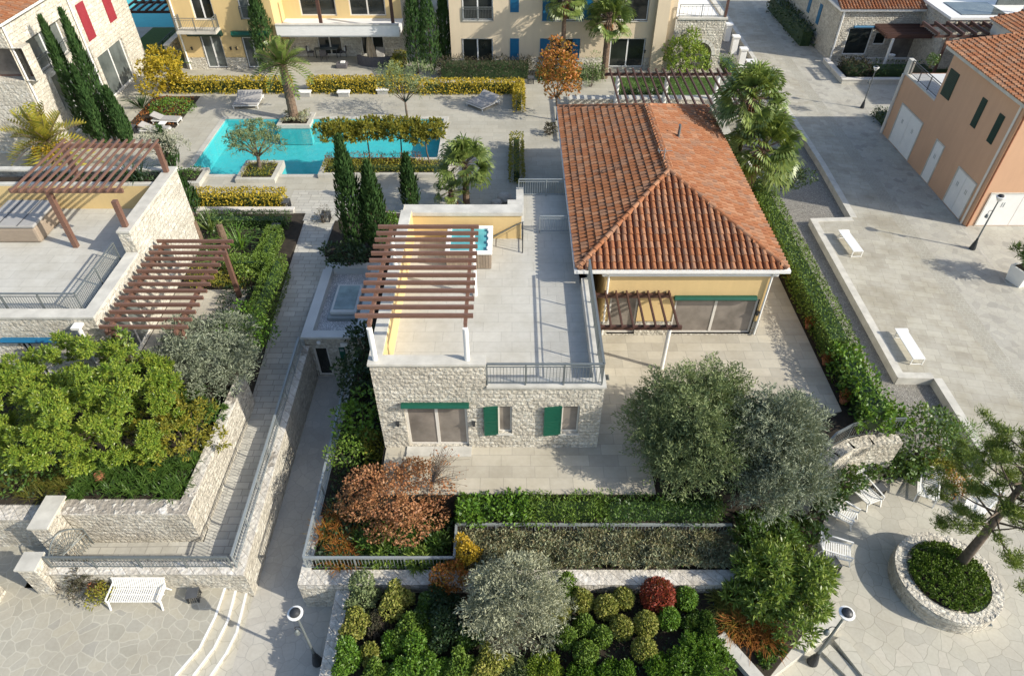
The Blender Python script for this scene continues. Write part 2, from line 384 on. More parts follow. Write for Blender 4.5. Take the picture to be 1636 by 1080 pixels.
def railing(parent, pts, h, step=.13, mat='grey_metal', rail=.06, post_every=1.6, name='railing'):
    """pts: base points along the railing"""
    inf = MB(); hr = MB(); posts = []
    for p, q in zip(pts, pts[1:]):
        p = Vector(p); q = Vector(q); L = (q-p).length; n = max(1, int(L/step))
        up = Vector((0, 0, h))
        hr.bar(p+up, q+up, rail, .04)
        inf.bar(p+up*.12, q+up*.12, .03, .03); inf.bar(p+up*.86, q+up*.86, .03, .03)
        for i in range(1, n):
            c = p.lerp(q, i/n); inf.bar(c+up*.12, c+up*.86, .018, .018)
        k = max(1, round(L/post_every))
        for i in range(k+1):
            posts.append(p.lerp(q, i/k))
    o = inf.build(name, mat, parent) if parent is not None else None
    if o is None: return inf, hr, posts
    hr.build('handrail', mat, o)
    seen = []
    for c in posts:
        if any((c-d).length < .05 for d in seen): continue
        seen.append(c); MB().bar(c, c+Vector((0, 0, h-.02)), .05, .05).build('post', mat, o)
    return o
def rail_thing(label, pts, h, cat='railing', group=None, **kw):
    r = thing('railing', label, cat, pts[0], group)
    railing(r, pts, h, name='balusters', **kw); return r
# ---- roof tiles
def inpoly(x, y, poly):
    c = False; n = len(poly)
    for i in range(n):
        x1, y1 = poly[i]; x2, y2 = poly[(i+1) % n]
        if (y1 > y) != (y2 > y) and x < (x2-x1)*(y-y1)/(y2-y1)+x1: c = not c
    return c
def roof_slope(parent, poly, name='roof_slope', wid=.29, row=.37, rng=random):
    """poly: 3D points, first two along the eave; barrel tiles laid one by one"""
    A, B = Vector(poly[0]), Vector(poly[1]); e = (B-A).normalized()
    nrm = None
    for p in poly[2:]:
        nn = (B-A).cross(Vector(p)-A)
        if nn.length > 1e-4: nrm = nn.normalized(); break
    if nrm.z < 0: nrm = -nrm
    s = nrm.cross(e).normalized()
    if s.z < 0: s = -s
    q = [((Vector(p)-A).dot(e), (Vector(p)-A).dot(s)) for p in poly]
    b = MB(); b.add([tuple(Vector(p)) for p in poly], [tuple(range(len(poly)))])
    ro = b.build(name, 'tilebase', parent)
    umin, umax = min(p[0] for p in q), max(p[0] for p in q); vmax = max(p[1] for p in q)
    V = []; F = []; seg = 5
    nv = int(vmax/row)+1
    for i in range(int((umax-umin)/wid)+1):
        u = umin+(i+.5)*wid
        for j in range(nv):
            vv = j*row-.06
            if not inpoly(u, max(vv+row*.5, .02), q): continue
            du = rng.uniform(-.012, .012); tilt = rng.uniform(-.01, .01)
            o = len(V); r0, r1 = wid*.40, wid*.33
            for (v0, r, lift) in ((vv, r0, .045+tilt), (vv+row*1.1, r1, .0)):
                for k in range(seg+1):
                    t = math.pi*k/seg
                    V.append(tuple(A+e*(u+du-math.cos(t)*r)+s*v0+nrm*(lift+.012+math.sin(t)*r*.85)))
            for k in range(seg): F.append((o+k, o+k+1, o+seg+2+k, o+seg+1+k))
            F.append(tuple(o+k for k in range(seg+1)))
    mkobj('tiles', np.array(V), F, 'tile', ro)
    return ro
def ridge_caps(parent, p, q, r=.13, step=.42):
    m = MB(); p = Vector(p); q = Vector(q); L = (q-p).length; n = max(1, int(L/step)); d = (q-p).normalized()
    a = d.cross(Vector((0, 0, 1))).normalized(); b = a.cross(d).normalized()
    for i in range(n):
        s0 = p+d*(i*L/n); s1 = p+d*((i+1.12)*L/n); vs = []
        for (c, rr, l) in ((s0, r, .04), (s1, r*.85, .01)):
            for k in range(7):
                t = math.pi*k/6; vs.append(c+a*math.cos(t)*rr+b*(math.sin(t)*rr+l))
        m.add(vs, [(k, k+1, 8+k, 7+k) for k in range(6)]+[tuple(range(7))])
    return m.build('ridge_tiles', 'tile', parent)
def hip_roof(parent, x0, x1, y0, y1, ze, zr, ya, yb):
    xm = (x0+x1)/2; a = (x0, y0, ze); b = (x1, y0, ze); c = (x1, y1, ze); d = (x0, y1, ze); f = (xm, ya, zr); g = (xm, yb, zr)
    roof_slope(parent, [a, b, f]); roof_slope(parent, [d, a, f, g]); roof_slope(parent, [b, c, g, f]); roof_slope(parent, [c, d, g])
    for p, q in ((a, f), (b, f), (c, g), (d, g), (f, g)): ridge_caps(parent, p, q)
# ================================================================ SETTING
def slab(name, poly, z0, z1, mat): return struct(MB().prism(poly, z0, z1).build(name, mat))
def sheet(name, poly, z, mat): return struct(MB().sheet(poly, z).build(name, mat))
def rect(x0, x1, y0, y1): return [(x0, y0), (x1, y0), (x1, y1), (x0, y1)]
GZ = -4.2; LZ = -3.2
sheet('ground', rect(-400, 400, -150, 700), GZ, 'ground')
# upper level round the pool
slab('pool_deck', rect(-80, 17.5, 47.8, 120), GZ, 0, 'deck')
slab('pool_deck', rect(-80, -21, 39.6, 47.8), GZ, 0, 'deck')
slab('pool_deck', rect(-5, 15.6, 39.6, 47.8), GZ, 0, 'deck')
slab('pool_deck', rect(-80, 15.6, 35, 39.6), GZ, 0, 'deck')
slab('garden_bed', rect(-10.4, -5.2, 31, 35), GZ, 0, 'soil')
slab('garden_bed', rect(-7.3, -5.2, 24.6, 31), GZ, -.7, 'soil')
slab('garden_bed', rect(-80, -12.2, 21, 35), GZ, 0, 'soil')
slab('garden_bed', rect(-80, -12.4, 15.1, 21), GZ, -.6, 'soil')
slab('garden_bed', rect(-7.6, -5.2, 15.2, 24.6), GZ, -1.45, 'soil')
slab('garden_bed', rect(-7.6, -2.1, 12.9, 15.2), GZ, -1.65, 'soil')
slab('garden_bed', rect(-2.1, 8.6, 12.9, 14.4), GZ, -1.7, 'soil')
slab('garden_bed', rect(-2.1, 8.6, 14.4, 15.2), GZ, -.95, 'soil')
slab('garden_bed', [(8.4, 12.3), (11.2, 12.9), (12.0, 14.6), (11.2, 15.7), (8.6, 15.2)], GZ, -2.3, 'soil')
slab('garden_bed', rect(-6.0, 7.4, 4, 12.3), GZ, -2.1, 'soil')
slab('garden_bed', [(7.4, 8.1), (10.9, 11.3), (11.2, 12.3), (7.4, 12.3)], GZ, -2.25, 'soil')
plat = [(-5.2, 15.2), (8.6, 15.2), (11.3, 15.8), (12.5, 17.4), (14.2, 18.5), (15.6, 18.7), (15.6, 35), (-5.2, 35)]
slab('terrace', plat, GZ, -.06, 'soil')
slab('terrace_paving', [(-5.1, 15.2), (5.5, 15.2), (5.5, 18.9), (12.6, 18.9), (14.1, 19.4), (14.1, 35), (-5.1, 35)], -.05, .0, 'travertine')
# ramped brick path
yz = [(13.1, -2.45), (14.6, -2.4), (20, -1.9), (24, -1.35), (27, -.75), (30, -.4), (34.2, 0), (35, .004)]
m = MB()
for (a, za), (b, zb) in zip(yz, yz[1:]): m.quad((-12.3, a, za), (-10.2, a, za), (-10.2, b, zb), (-12.3, b, zb))
m.quad((-18.6, 13.1, -2.5), (-12.3, 13.1, -2.45), (-12.3, 14.6, -2.4), (-18.6, 14.6, -2.5))
struct(m.build('path', 'path'))
sheet('path', rect(-13.6, -9.8, 35, 37.6), .005, 'path')
# lane, steps and paved squares on the low level
sheet('lane', rect(-10.0, -6.4, -2, 24.7), LZ, 'lane')
def arc(pp, z): return [tuple(P(u, v, z)[:2]) for u, v in pp]
A1 = arc([(358, 944), (344, 985), (319, 1035), (280, 1080)], -2.6); A2 = arc([(376, 945), (364, 991), (342, 1035), (308, 1080)], -2.8); A3 = arc([(394, 946), (378, 1010), (361, 1044), (336, 1080)], -3.0)
for A in (A1, A2, A3): A.append((A[-1][0]-1.8, A[-1][1]-1.8)); A[0] = (A[0][0], 12.75)
slab('plaza', [(-60, 4)]+[(A1[-1][0], A1[-1][1])]+A1[::-1][1:]+[(-60, 12.75)], GZ, -2.6, 'crazy')
sheet('plaza', rect(-60, -18.6, 12.75, 14.6), -2.596, 'crazy')
def steplane(A, B, z): slab('steps', A+B[::-1], GZ, z, 'crazy_pale')
steplane(A1, A2, -2.8); steplane(A2, A3, -3.0)
for A, z in ((A1, -2.6), (A2, -2.8), (A3, -3.0)):
    m = MB()
    for p, q in zip(A, A[1:]):
        d = Vector((q[0]-p[0], q[1]-p[1], 0)).normalized(); nn = Vector((d.y, -d.x, 0))*.05
        m.add([(p[0]-nn.x, p[1]-nn.y, z+.006), (p[0]+nn.x, p[1]+nn.y, z+.006), (q[0]+nn.x, q[1]+nn.y, z+.006), (q[0]-nn.x, q[1]-nn.y, z+.006)], [(0, 1, 2, 3)])
    struct(m.build('step_nosing', 'white'))
sheet('lane', [(A3[-1][0], A3[-1][1])]+[tuple(p) for p in A3[::-1][1:]]+[(-10.0, 12.7), (-10.0, 2), (A3[-1][0], 2)], LZ+.004, 'crazy_pale')
sheet('round_plaza', rect(8.4, 60, 2, 18.6), LZ, 'crazy_pale')
# right-hand square, raised over a gravel strip
kerb = [(23.9, 100), (22.9, 46.3), (22.5, 38.75), (19.75, 38.6), (19.45, 24.0), (21.25, 23.95), (21.2, 18.6)]
slab('plaza', kerb[::-1]+[(27.0, 100)][:0]+[(70, 100), (70, 18.6)][0:0]+[(27.2, 100), (25.2, 38), (24.6, 18.6)], GZ, -2.7, 'plaza')
slab('plaza', [(25.5, 18.6), (26.1, 38), (28.1, 100), (90, 100), (90, 18.6)], GZ, -2.7, 'plaza_rough')
slab('plaza', [(24.6, 18.6), (25.2, 38), (27.2, 100), (28.1, 100), (26.1, 38), (25.5, 18.6)], GZ, -2.7, 'sett')
m = MB()
for a, b in (((28.6, 18.6), (29.2, 38)), ((29.2, 38), (30.2, 62))):
    m.add([(a[0], a[1], -2.694), (a[0]+.12, a[1], -2.694), (b[0]+.12, b[1], -2.694), (b[0], b[1], -2.694)], [(0, 1, 2, 3)])
struct(m.build('drain_line', 'lane'))
slab('plaza', rect(-400, 400, 120, 300), GZ, -2.8, 'plaza_rough')
sheet('gravel_strip', rect(15.6, 24, 18.6, 120), -3.15, 'gravel')
# pool
m = MB(); x0, x1, y0, y1 = -21, -5, 39.6, 47.8; zb = -1.5
m.quad((x0, y0, zb), (x1, y0, zb), (x1, y1, zb), (x0, y1, zb))
e = .004
for a, b in (((x0+e, y0+e), (x1-e, y0+e)), ((x1-e, y0+e), (x1-e, y1-e)), ((x1-e, y1-e), (x0+e, y1-e)), ((x0+e, y1-e), (x0+e, y0+e))):
    m.quad((*a, zb), (*b, zb), (*b, -.03), (*a, -.03))
pool = thing('swimming_pool', 'turquoise swimming pool sunk in the pale stone deck', 'pool', (-13, 43.7, 0))
m.build('basin', 'basin', pool)
m = MB().box(-20.9, -16.8, 47.1, 47.7, zb, -.55).box(-15.2, -10.8, 47.1, 47.7, zb, -.55); m.build('ledge', 'basin', pool)
struct(MB().sheet(rect(x0+.005, x1-.005, y0+.005, y1-.005), -.16).build('pool_water', 'water'))
m = MB().box(x0-.35, x1+.35, y0-.35, y0, .002, .035).box(x0-.35, x1+.35, y1, y1+.35, .002, .035).box(x0-.35, x0, y0, y1, .002, .035).box(x1, x1+.35, y0, y1, .002, .035)
m.build('pool_edge', 'terrace', pool)

# ---------------------------------------------------------------- walls and kerbs
def wall_thing(name, label, boxes, mat='stone', cap=None, cat='wall', caph=.09, over=.05):
    r = thing(name, label, cat, (boxes[0][0], boxes[0][2], boxes[0][4]))
    m = MB(); c = MB()
    for b in boxes:
        m.box(*b[:5], b[5]-(caph if cap else 0))
        if cap: c.box(b[0]-over, b[1]+over, b[2]-over, b[3]+over, b[5]-caph, b[5])
    m.build('wall_body', mat, r)
    if cap: c.build('coping', cap, r)
    return r
def poly_wall(name, label, poly, z0, z1, mat, capmat, cat='wall', caph=.1):
    r = thing(name, label, cat, (poly[0][0], poly[0][1], z0 if not callable(z0) else z0(poly[0])))
    f = (lambda p: z1(p)-caph) if callable(z1) else z1-caph
    MB().prism(poly, z0, f).build('wall_body', mat, r)
    c = Vector((sum(p[0] for p in poly)/len(poly), sum(p[1] for p in poly)/len(poly)))
    big = [tuple(c+(Vector(p)-c)*(1+.05/max(.3, (Vector(p)-c).length))) for p in poly]
    MB().prism(big, f, z1).build('coping', capmat, r); return r
lw = lambda p: -1.5+max(0, p[1]-14)*.055
poly_wall('retaining_wall', 'rough pale stone wall between brick path and lower lane, carrying a long grey railing', [(-10.45, 12.75), (-9.95, 12.75), (-9.95, 24.4), (-10.45, 24.4)], GZ, lw, 'stone', 'blockwall')
wall_thing('parapet_wall', 'low rubble wall behind the white slatted bench, topped by a grey railing', [(-17.2, -10.45, 12.75, 13.15, GZ, -1.45)], 'stone', 'blockwall')
wall_thing('retaining_wall', 'rubble garden wall below the broad yellow-green tree, facing the brick path', [(-17.1, -12.35, 14.6, 15.15, GZ, -.35)], 'stone', 'blockwall')
poly_wall('retaining_wall', 'sloping pale stone wall running uphill along the left of the brick path', [(-12.75, 15.15), (-12.3, 15.15), (-11.95, 21.4), (-12.4, 21.4)], GZ, lambda p: -.35+(p[1]-15.15)*.06, 'stone', 'blockwall')
wall_thing('boundary_wall', 'pale rubble wall at the left edge of the photo under the grassy bed', [(-40, -17.85, 14.5, 15.1, GZ, -.6)], 'stone', 'blockwall')
wall_thing('gate_pier', 'thick stone pier with pale cap on the garden side of the arched gate', [(-17.8, -17.15, 13.8, 15.15, GZ, -.1)], 'stone', 'coping', 'pillar')
wall_thing('gate_pier', 'short square stone pier at the left end of the low railing', [(-17.9, -17.25, 12.5, 13.15, GZ, -.75)], 'stone', 'coping', 'pillar')
wall_thing('gate_pier', 'pale stone pier at the left photo edge in front of the gate', [(-19.9, -19.2, 12.0, 12.6, GZ, -1.8)], 'stone', 'coping', 'pillar')
wall_thing('retaining_wall', 'long white block wall between lavender bed and clipped ball shrubs', [(-7.85, 8.4, 12.3, 12.9, GZ, -1.5)], 'stone', 'blockwall', caph=.3, over=.0)
wall_thing('garden_wall', 'narrow white block wall along the left side of the ball shrub bed', [(-6.5, -6.0, 4, 12.3, GZ, -1.9)], 'stone', 'blockwall', over=0)
wall_thing('retaining_wall', 'stone wall holding the planted strip above the shaded lane', [(-7.85, -7.5, 12.9, 24.6, GZ, -1.5)], 'stone', 'coping', over=0)
a, b = P(1216, 1078, -2.7), P(1338, 985, -2.7); d = (b-a).normalized(); nn = Vector((-d.y, d.x, 0))*.25; a = a-d*2.5
poly_wall('low_wall', 'smooth pale kerb wall beside the tilted lamp post at lower right', [(p.x, p.y) for p in (a+nn, a-nn, b-nn, b+nn)], GZ, -2.7, 'coping', 'coping')
a, b = P(1152, 1015, -1.95), P(1210, 1080, -1.95); d = (b-a).normalized(); nn = Vector((-d.y, d.x, 0))*.2; b = b+d*2.5
poly_wall('low_wall', 'narrow white wall edging the ball shrub bed at its lower right corner', [(p.x, p.y) for p in (a+nn, a-nn, b-nn, b+nn)], GZ, -1.95, 'coping', 'coping')
# steps at the lower right (run between kerb wall and round plaza)
for i, (p, q, z) in enumerate((((1313, 1040), (1358, 1085), -3.05), ((1333, 1022), (1383, 1085), -2.92))):
    a, b = P(*p, z), P(*q, z); d = (b-a).normalized(); b = b+d*1.5; nn = Vector((d.y, -d.x, 0))
    struct(MB().prism([(c.x, c.y) for c in (a, b, b-nn*.45, a-nn*.45)], GZ, z).build('steps', 'crazy_pale'))
# curved wall with railing at the end of the terrace
cw = [(11.9, 16.3), (12.45, 17.15), (13.2, 17.85), (14.1, 18.35), (15.1, 18.6), (16.4, 18.65)]
r = thing('retaining_wall', 'curved rubble wall with a bent railing between terrace hedge and round plaza', 'wall', (12.4, 17.1, GZ))
m = MB(); c = MB()
for p, q in zip(cw, cw[1:]):
    d = Vector((q[0]-p[0], q[1]-p[1], 0)).normalized(); nn = Vector((d.y, -d.x, 0))*.5
    m.prism([(p[0]+nn.x, p[1]+nn.y), (q[0]+nn.x, q[1]+nn.y), q, p], GZ, -.72)
    c.prism([(p[0]+nn.x*1.05, p[1]+nn.y*1.05), (q[0]+nn.x*1.05, q[1]+nn.y*1.05), q, p], -.72, -.6)
m.build('wall_body', 'stone', r); c.build('coping', 'stone', r)
railing(r, [(x, y+.0, -.6) for x, y in cw], 1.0, .12, 'grey_metal')
# round planter
cx, cy = P(1515, 920, -2.45)[:2]
r = thing('round_planter', 'round rubble planter wall encircling the pine on the lower plaza', 'planter', (cx, cy, LZ))
MB().lathe((cx, cy, 0), [(1.9, LZ-.3), (1.92, -2.55), (1.9, -2.42), (1.5, -2.42), (1.48, -2.6), (.01, -2.6)], 48).build('planter_wall', 'stone', r)
MB().lathe((cx, cy, 0), [(1.47, -2.62), (1.0, -2.56), (.01, -2.52)], 32).build('soil', 'soil', r)
PLC = (cx, cy)
# kerb of the right-hand square
r = thing('kerb', 'pale stone kerb stepping around two white benches on the right plaza', 'kerb', (19.5, 24, -2.7))
for p, q in zip(kerb, kerb[1:]):
    d = Vector((q[0]-p[0], q[1]-p[1], 0)).normalized(); nn = Vector((-d.y, d.x, 0))
    m = MB(); a0 = Vector((*p, 0)); b0 = Vector((*q, 0))
    m.prism([(c.x, c.y) for c in (a0-nn*.03, b0-nn*.03-d*.0, b0+nn*.38, a0+nn*.38)], -3.3, -2.66-.004*kerb.index(p)); m.build('kerb_stone', 'coping', r)
# thin edging left of gravel, right of hedge
wall_thing('retaining_wall', 'thin pale wall edge along the right side of the long clipped hedge', [(15.6, 15.8, 18.9, 41.5, GZ, .12)], 'coping', 'offwhite', over=.0, caph=.05)
# ================================================================ BUILDINGS
def hy(u0, v0, u1, v1, y):
    x0, z1 = PY(u0, v0, y); x1, z0 = PY(u1, v1, y); return (x0, x1, z0, z1)
def hx(pts, x):
    q = [PX(u, v, x) for u, v in pts]; ys = sorted(p[0] for p in q); zs = sorted(p[1] for p in q)
    return ((ys[0]+ys[1])/2, (ys[2]+ys[3])/2, (zs[0]+zs[1])/2, (zs[2]+zs[3])/2)
def shutter_flat(parent, fr, h, mat, nm='shutter'):
    m = MB(); fr.box(m, h[0], h[1], .004, .05, h[2], h[3]); n = int((h[3]-h[2])/.12)
    for i in range(n):
        z = h[2]+.06+i*(h[3]-h[2]-.08)/n; fr.box(m, h[0]+.06, h[1]-.06, .05, .065, z, z+.05)
    return m.build(nm, mat, parent)
def door_panel(parent, fr, h, mat='white', leaves=2, nm='door'):
    m = MB(); w = (h[1]-h[0])/leaves
    for i in range(leaves): fr.box(m, h[0]+i*w+.015, h[0]+(i+1)*w-.015, -.06, .02, h[2]+.01, h[3])
    o = m.build(nm, mat, parent)
    g = MB()
    for i in range(leaves):
        uc = h[0]+(i+.5)*w; zc = h[2]+(h[3]-h[2])*.66
        for dx in (-.09, .05): fr.box(g, uc+dx, uc+dx+.05, .021, .03, zc-.16, zc+.16)
    g.build('vent_slot', 'steel', o)
    f = MB(); fr.box(f, h[0]-.09, h[0], .0, .05, h[2], h[3]+.09); fr.box(f, h[1], h[1]+.09, .0, .05, h[2], h[3]+.09); fr.box(f, h[0], h[1], .0, .05, h[3]+.002, h[3]+.09)
    f.build('frame', 'coping', o); return o

# ---------------------------------------------------------------- stone house with the roof terrace
X0, X1, Y0 = -5.15, 3.45, 17.45
H1 = thing('stone_house', 'flat roofed rubble stone house with green awning and open roof terrace in the middle', 'house', (0, 17.45, 0))
fr = Fr('-y', Y0); dr = hy(645, 652, 750, 713, Y0); dr = (dr[0], dr[1], .06, dr[3])
w1 = hy(795, 649, 818, 692, Y0); w2 = hy(898, 649, 923, 692, Y0)
m = MB(); facade(m, fr, X0, X1, -.3, 3.5, [dr, w1, w2], .25)
xr = PY(775, 590, Y0)[0]
facade(m, fr, X0, xr, 3.5, 4.66)
facade(m, Fr('-x', X0), Y0, 28.4, -2, 4.66); facade(m, Fr('+x', X1), Y0, 31.9, -.3, 3.5)
facade(m, Fr('+x', xr), Y0, Y0+.42, 3.58, 4.66)
facade(m, Fr('+y', 28.4), X0, .45, -.3, 4.42); facade(m, Fr('+y', 31.9), .3, X1, -.3, 3.1); facade(m, Fr('-x', .3), 28.4, 31.9, -.3, 3.4)
m.build('wall', 'stone', H1)
m = MB().box(X0+.42, X1-.4, Y0+.42, 27.8, 2.9, 3.1).box(.35, X1-.01, 27.8, 31.88, 2.9, 3.1); m.build('terrace_floor', 'terrace', H1)
m = MB().box(X0-.06, xr+.03, Y0-.06, Y0+.46, 4.66, 4.76).box(X0-.06, X0+.42, Y0+.46, 27.72, 4.66, 4.76).box(X0-.06, .5, 27.72, 28.46, 4.42, 4.6)
m.box(xr+.03, X1+.06, Y0-.06, Y0+.42, 3.5, 3.6).box(X1-.4, X1+.06, Y0+.42, 24.0, 3.5, 3.6).box(.22, .6, 28.46, 31.96, 3.4, 3.5)
m.build('coping', 'coping', H1)
m = MB().box(X0+.36, X0+.42, Y0+.46, 27.78, 3.1, 4.655).box(X0+.42, .45, 27.78, 27.84, 3.1, 4.415).box(xr-.05, xr-.0, Y0+.3, Y0+.42, 3.1, 4.655).box(X0+.42, xr-.05, Y0+.36, Y0+.42, 3.1, 4.655); m.build('parapet_face', 'yellow', H1)
m = MB().box(X1-.4, X1-.34, Y0+.42, 24, 3.1, 3.49).box(xr, X1-.4, Y0+.36, Y0+.42, 3.1, 3.49); m.build('parapet_face', 'coping', H1)
m = MB().box(-.15, .42, 29.0, 29.7, 2.6, 3.95); m.build('pier', 'stone', H1); MB().box(-.22, .49, 28.93, 29.77, 3.95, 4.07).build('pier_cap', 'coping', H1)
o = window(H1, fr, dr, 'glass_door', 2, 'offwhite', 'taupe', .1, .14, False); MB().box(dr[0]-.1, dr[1]+.1, Y0-.5, Y0-.01, .005, .06).build('door_step', 'coping', H1)
for w in (w1, w2):
    o = window(H1, fr, w, 'window', 1, 'offwhite', 'taupe', .07, .14)
    m = MB(); wd = w[1]-w[0]; hx0 = w[0]-.02; a = R(7)
    p = Vector((hx0, Y0-.03, 0)); q = p+Vector((-math.cos(a), -math.sin(a), 0))*(wd*.9)
    zz0, zz1 = w[2]-.02, w[3]+.02; n = Vector((math.sin(a), -math.cos(a), 0))
    for z in np.arange(zz0+.06, zz1-.08, .085): m.bar(p+Vector((0, 0, z+.04)), q+Vector((0, 0, z+.04)), .035, .06)
    m.bar(p+Vector((0, 0, zz0)), p+Vector((0, 0, zz1)), .06, .05); m.bar(q+Vector((0, 0, zz0)), q+Vector((0, 0, zz1)), .06, .05)
    for z in (zz0+.03, (zz0+zz1)/2, zz1-.03): m.bar(p+Vector((0, 0, z)), q+Vector((0, 0, z)), .05, .08)
    m.build('shutter', 'green', H1)
a0 = hy(641, 641, 750, 652, Y0); awning(H1, fr, a0[0], a0[1], a0[3]-.17, 'green')
for u in (636, 757): x, z = PY(u, 676, Y0); wall_light(H1, fr, x, z)
railing(H1, [(xr+.06, Y0+.06, 3.6), (X1-.12, Y0+.06, 3.6), (X1-.12, 23.9, 3.6)], 1.08, .12, 'grey_metal', .09)
railing(H1, [(1.35, 28.3, 3.1), (X1-.3, 28.3, 3.1)], .95, .12, 'steel', name='gate')
railing(H1, [(.36, 31.75, 3.1), (X1-.2, 31.75, 3.1)], 1.0, .12, 'steel')
railing(H1, [(.5, 26.6, 3.1), (.5, 27.7, 3.1)], 1.0, .2, 'dark_metal')
m = MB().bar((-.9, 27.68, 3.3), (.45, 27.68, 4.1), .04, .04); m.build('handrail', 'grey_metal', H1)

def pergola(label, axis, beams, rafters, zb, posts, mat='wood', group=None, bw=.12, bh=.2, rw=.09, rh=.17, pmat=None, pr=.09, roundp=False):
    """beams: segments; rafters: segments laid over them; posts: (x, y, z0)"""
    r = thing('pergola', label, 'pergola', (posts[0][0], posts[0][1], posts[0][2]), group)
    for p, q in beams: MB().bar((*p, zb-bh/2), (*q, zb-bh/2), bw, bh).build('beam', mat, r)
    for p, q in rafters: MB().bar((*p, zb+rh/2+.003), (*q, zb+rh/2+.003), rw, rh).build('rafter', mat, r)
    for x, y, z in posts:
        m = MB()
        if roundp: m.tube([(x, y, z), (x, y, zb-bh-.002)], pr, 14)
        else: m.bar((x, y, z), (x, y, zb-bh-.002), pr*2, pr*2, (0, 1, 0))
        m.build('column' if roundp else 'post', pmat or mat, r)
    return r
ra = [((-5.45, y), (-1.35, y)) for y in np.linspace(18.0, 23.55, 13)]
pergola('brown slatted pergola on white columns over the middle roof terrace', 'x', [((-4.95, 17.7), (-4.95, 23.7)), ((-1.62, 17.7), (-1.62, 23.7))], ra, 6.48,
        [(-4.95, 17.66, 4.762), (-1.62, 17.66, 4.762), (-4.95, 23.4, 4.762), (-1.62, 23.4, 3.102)], 'wood', pmat='white', pr=.1, roundp=True, rw=.1, rh=.15)
def hot_tub(label, x0, x1, y0, y1, z, cover=False):
    r = thing('hot_tub', label, 'hot tub', ((x0+x1)/2, (y0+y1)/2, z))
    if cover:
        MB().box(x0, x1, y0, y1, z, z+.85).build('skirt', 'tubwood', r, bevel=.12)
        o = MB().box(x0-.03, x1+.03, y0-.03, (y0+y1)/2-.01, z+.852, z+1.0).box(x0-.03, x1+.03, (y0+y1)/2+.01, y1+.03, z+.852, z+1.0).build('cover', 'fabric', r, bevel=.05)
        m = MB()
        for t in (.3, .7):
            x = x0+(x1-x0)*t; m.box(x-.03, x+.03, y0-.04, y1+.04, z+1.002, z+1.01)
        m.build('strap', 'fabric_d', o)
        return r
    m = MB()
    for i in range(16):
        a = x0+(x1-x0)*i/16; m.box(a+.01, a+(x1-x0)/16-.01, y0, y0+.05, z+.03, z+.82)
        b = y0+.06+(y1-y0-.06)*i/16; m.box(x1-.05, x1, b+.01, b+(y1-y0)/16-.01, z+.03, z+.82)
    m.box(x0, x1-.06, y0+.06, y1, z, z+.80); m.build('skirt', 'tubwood', r)
    m = MB(); e = .17
    for b in ((x0-.05, x1+.05, y0-.05, y0+e), (x0-.05, x1+.05, y1-e, y1+.05), (x0-.05, x0+e, y0+e, y1-e), (x1-e, x1+.05, y0+e, y1-e)): m.box(*b, z+.822, z+.95)
    s = m.build('shell', 'white', r, bevel=.03)
    MB().sheet(rect(x0+e, x1-e, y0+e, y1-e), z+.88).build('tub_water', 'tubwater', r)
    for t in (.15, .38, .62, .85): MB().box(x1-e-.03, x1-.04, y0+(y1-y0)*t-.1, y0+(y1-y0)*t+.1, z+.951, z+.985).build('headrest', 'mesh', s)
    return r
hot_tub('open white hot tub with teal water on the middle roof terrace', -3.0, -.95, 25.3, 27.45, 3.102)

# ---------------------------------------------------------------- hipped house
H2 = thing('tiled_house', 'ochre single storey house under a big hipped terracotta roof', 'house', (7.9, 24.25, 0))
HX0, HX1, HY0, HY1 = 4.15, 11.65, 24.25, 40.4
fr = Fr('-y', HY0); d1 = hy(1080, 478, 1196, 536, HY0); d1 = (d1[0], d1[1], .06, d1[3]); d2 = hy(976, 470, 1012, 536, HY0); d2 = (d2[0], d2[1], .06, d2[3]); d3 = hy(1050, 470, 1072, 536, HY0)
HY1 = 40.0
m = MB(); facade(m, fr, HX0, HX1, .85, 3.95, [d1, d2], .22)
facade(m, Fr('-x', HX0), HY0, HY1, .85, 3.95); facade(m, Fr('+x', HX1), HY0, HY1, .85, 3.95); facade(m, Fr('+y', HY1), HX0, HX1, .85, 3.95)
m.build('wall', 'ochre', H2)
m = MB(); f2 = Fr('-y', HY0-.03); facade(m, f2, HX0-.03, HX1+.03, -.1, .85, [d1, d2], .25)
facade(m, Fr('-x', HX0-.03), HY0-.03, HY1, -.1, .85); facade(m, Fr('+x', HX1+.03), HY0-.03, HY1, -.1, .85)
m.add([(HX0-.03, HY0-.03, .85), (d2[0], HY0-.03, .85), (d2[0], HY0, .85), (HX0-.03, HY0, .85)], [(0, 1, 2, 3)]); m.build('plinth', 'stone', H2)
window(H2, fr, d1, 'glass_door', 2, 'offwhite', 'taupe', .1, .12, False); window(H2, fr, d2, 'glass_door', 1, 'offwhite', 'taupe', .1, .12, False)
a0 = hy(1078, 467, 1206, 479, HY0); awning(H2, fr, a0[0], a0[1], d1[3]+.1, 'green')
x, z = PY(1213, 500, HY0); wall_light(H2, fr, x-.1, z)
MB().box(2.9, 11.98, 24.03, 40.5, 3.96, 4.08).build('eaves', 'white', H2)
m = MB(); g = [(2.93, 23.78), (12.07, 23.78), (12.07, 40.97), (2.93, 40.97)]
for b in ((2.72, 12.16, 23.86, 24.0), (2.72, 12.16, 40.53, 40.67), (2.72, 2.86, 24.0, 40.53), (12.02, 12.16, 24.0, 40.53)): m.box(*b, 3.93, 4.08)
m.build('gutter', 'white', H2); MB().box(4.0, 11.8, 24.1, 24.24, 3.6, 3.72).build('cornice', 'white', H2)
MB().tube([(4.2, 23.95, 3.92), (4.3, 24.16, 3.55), (4.3, 24.16, .1)], .05, 8).build('downpipe', 'white', H2)
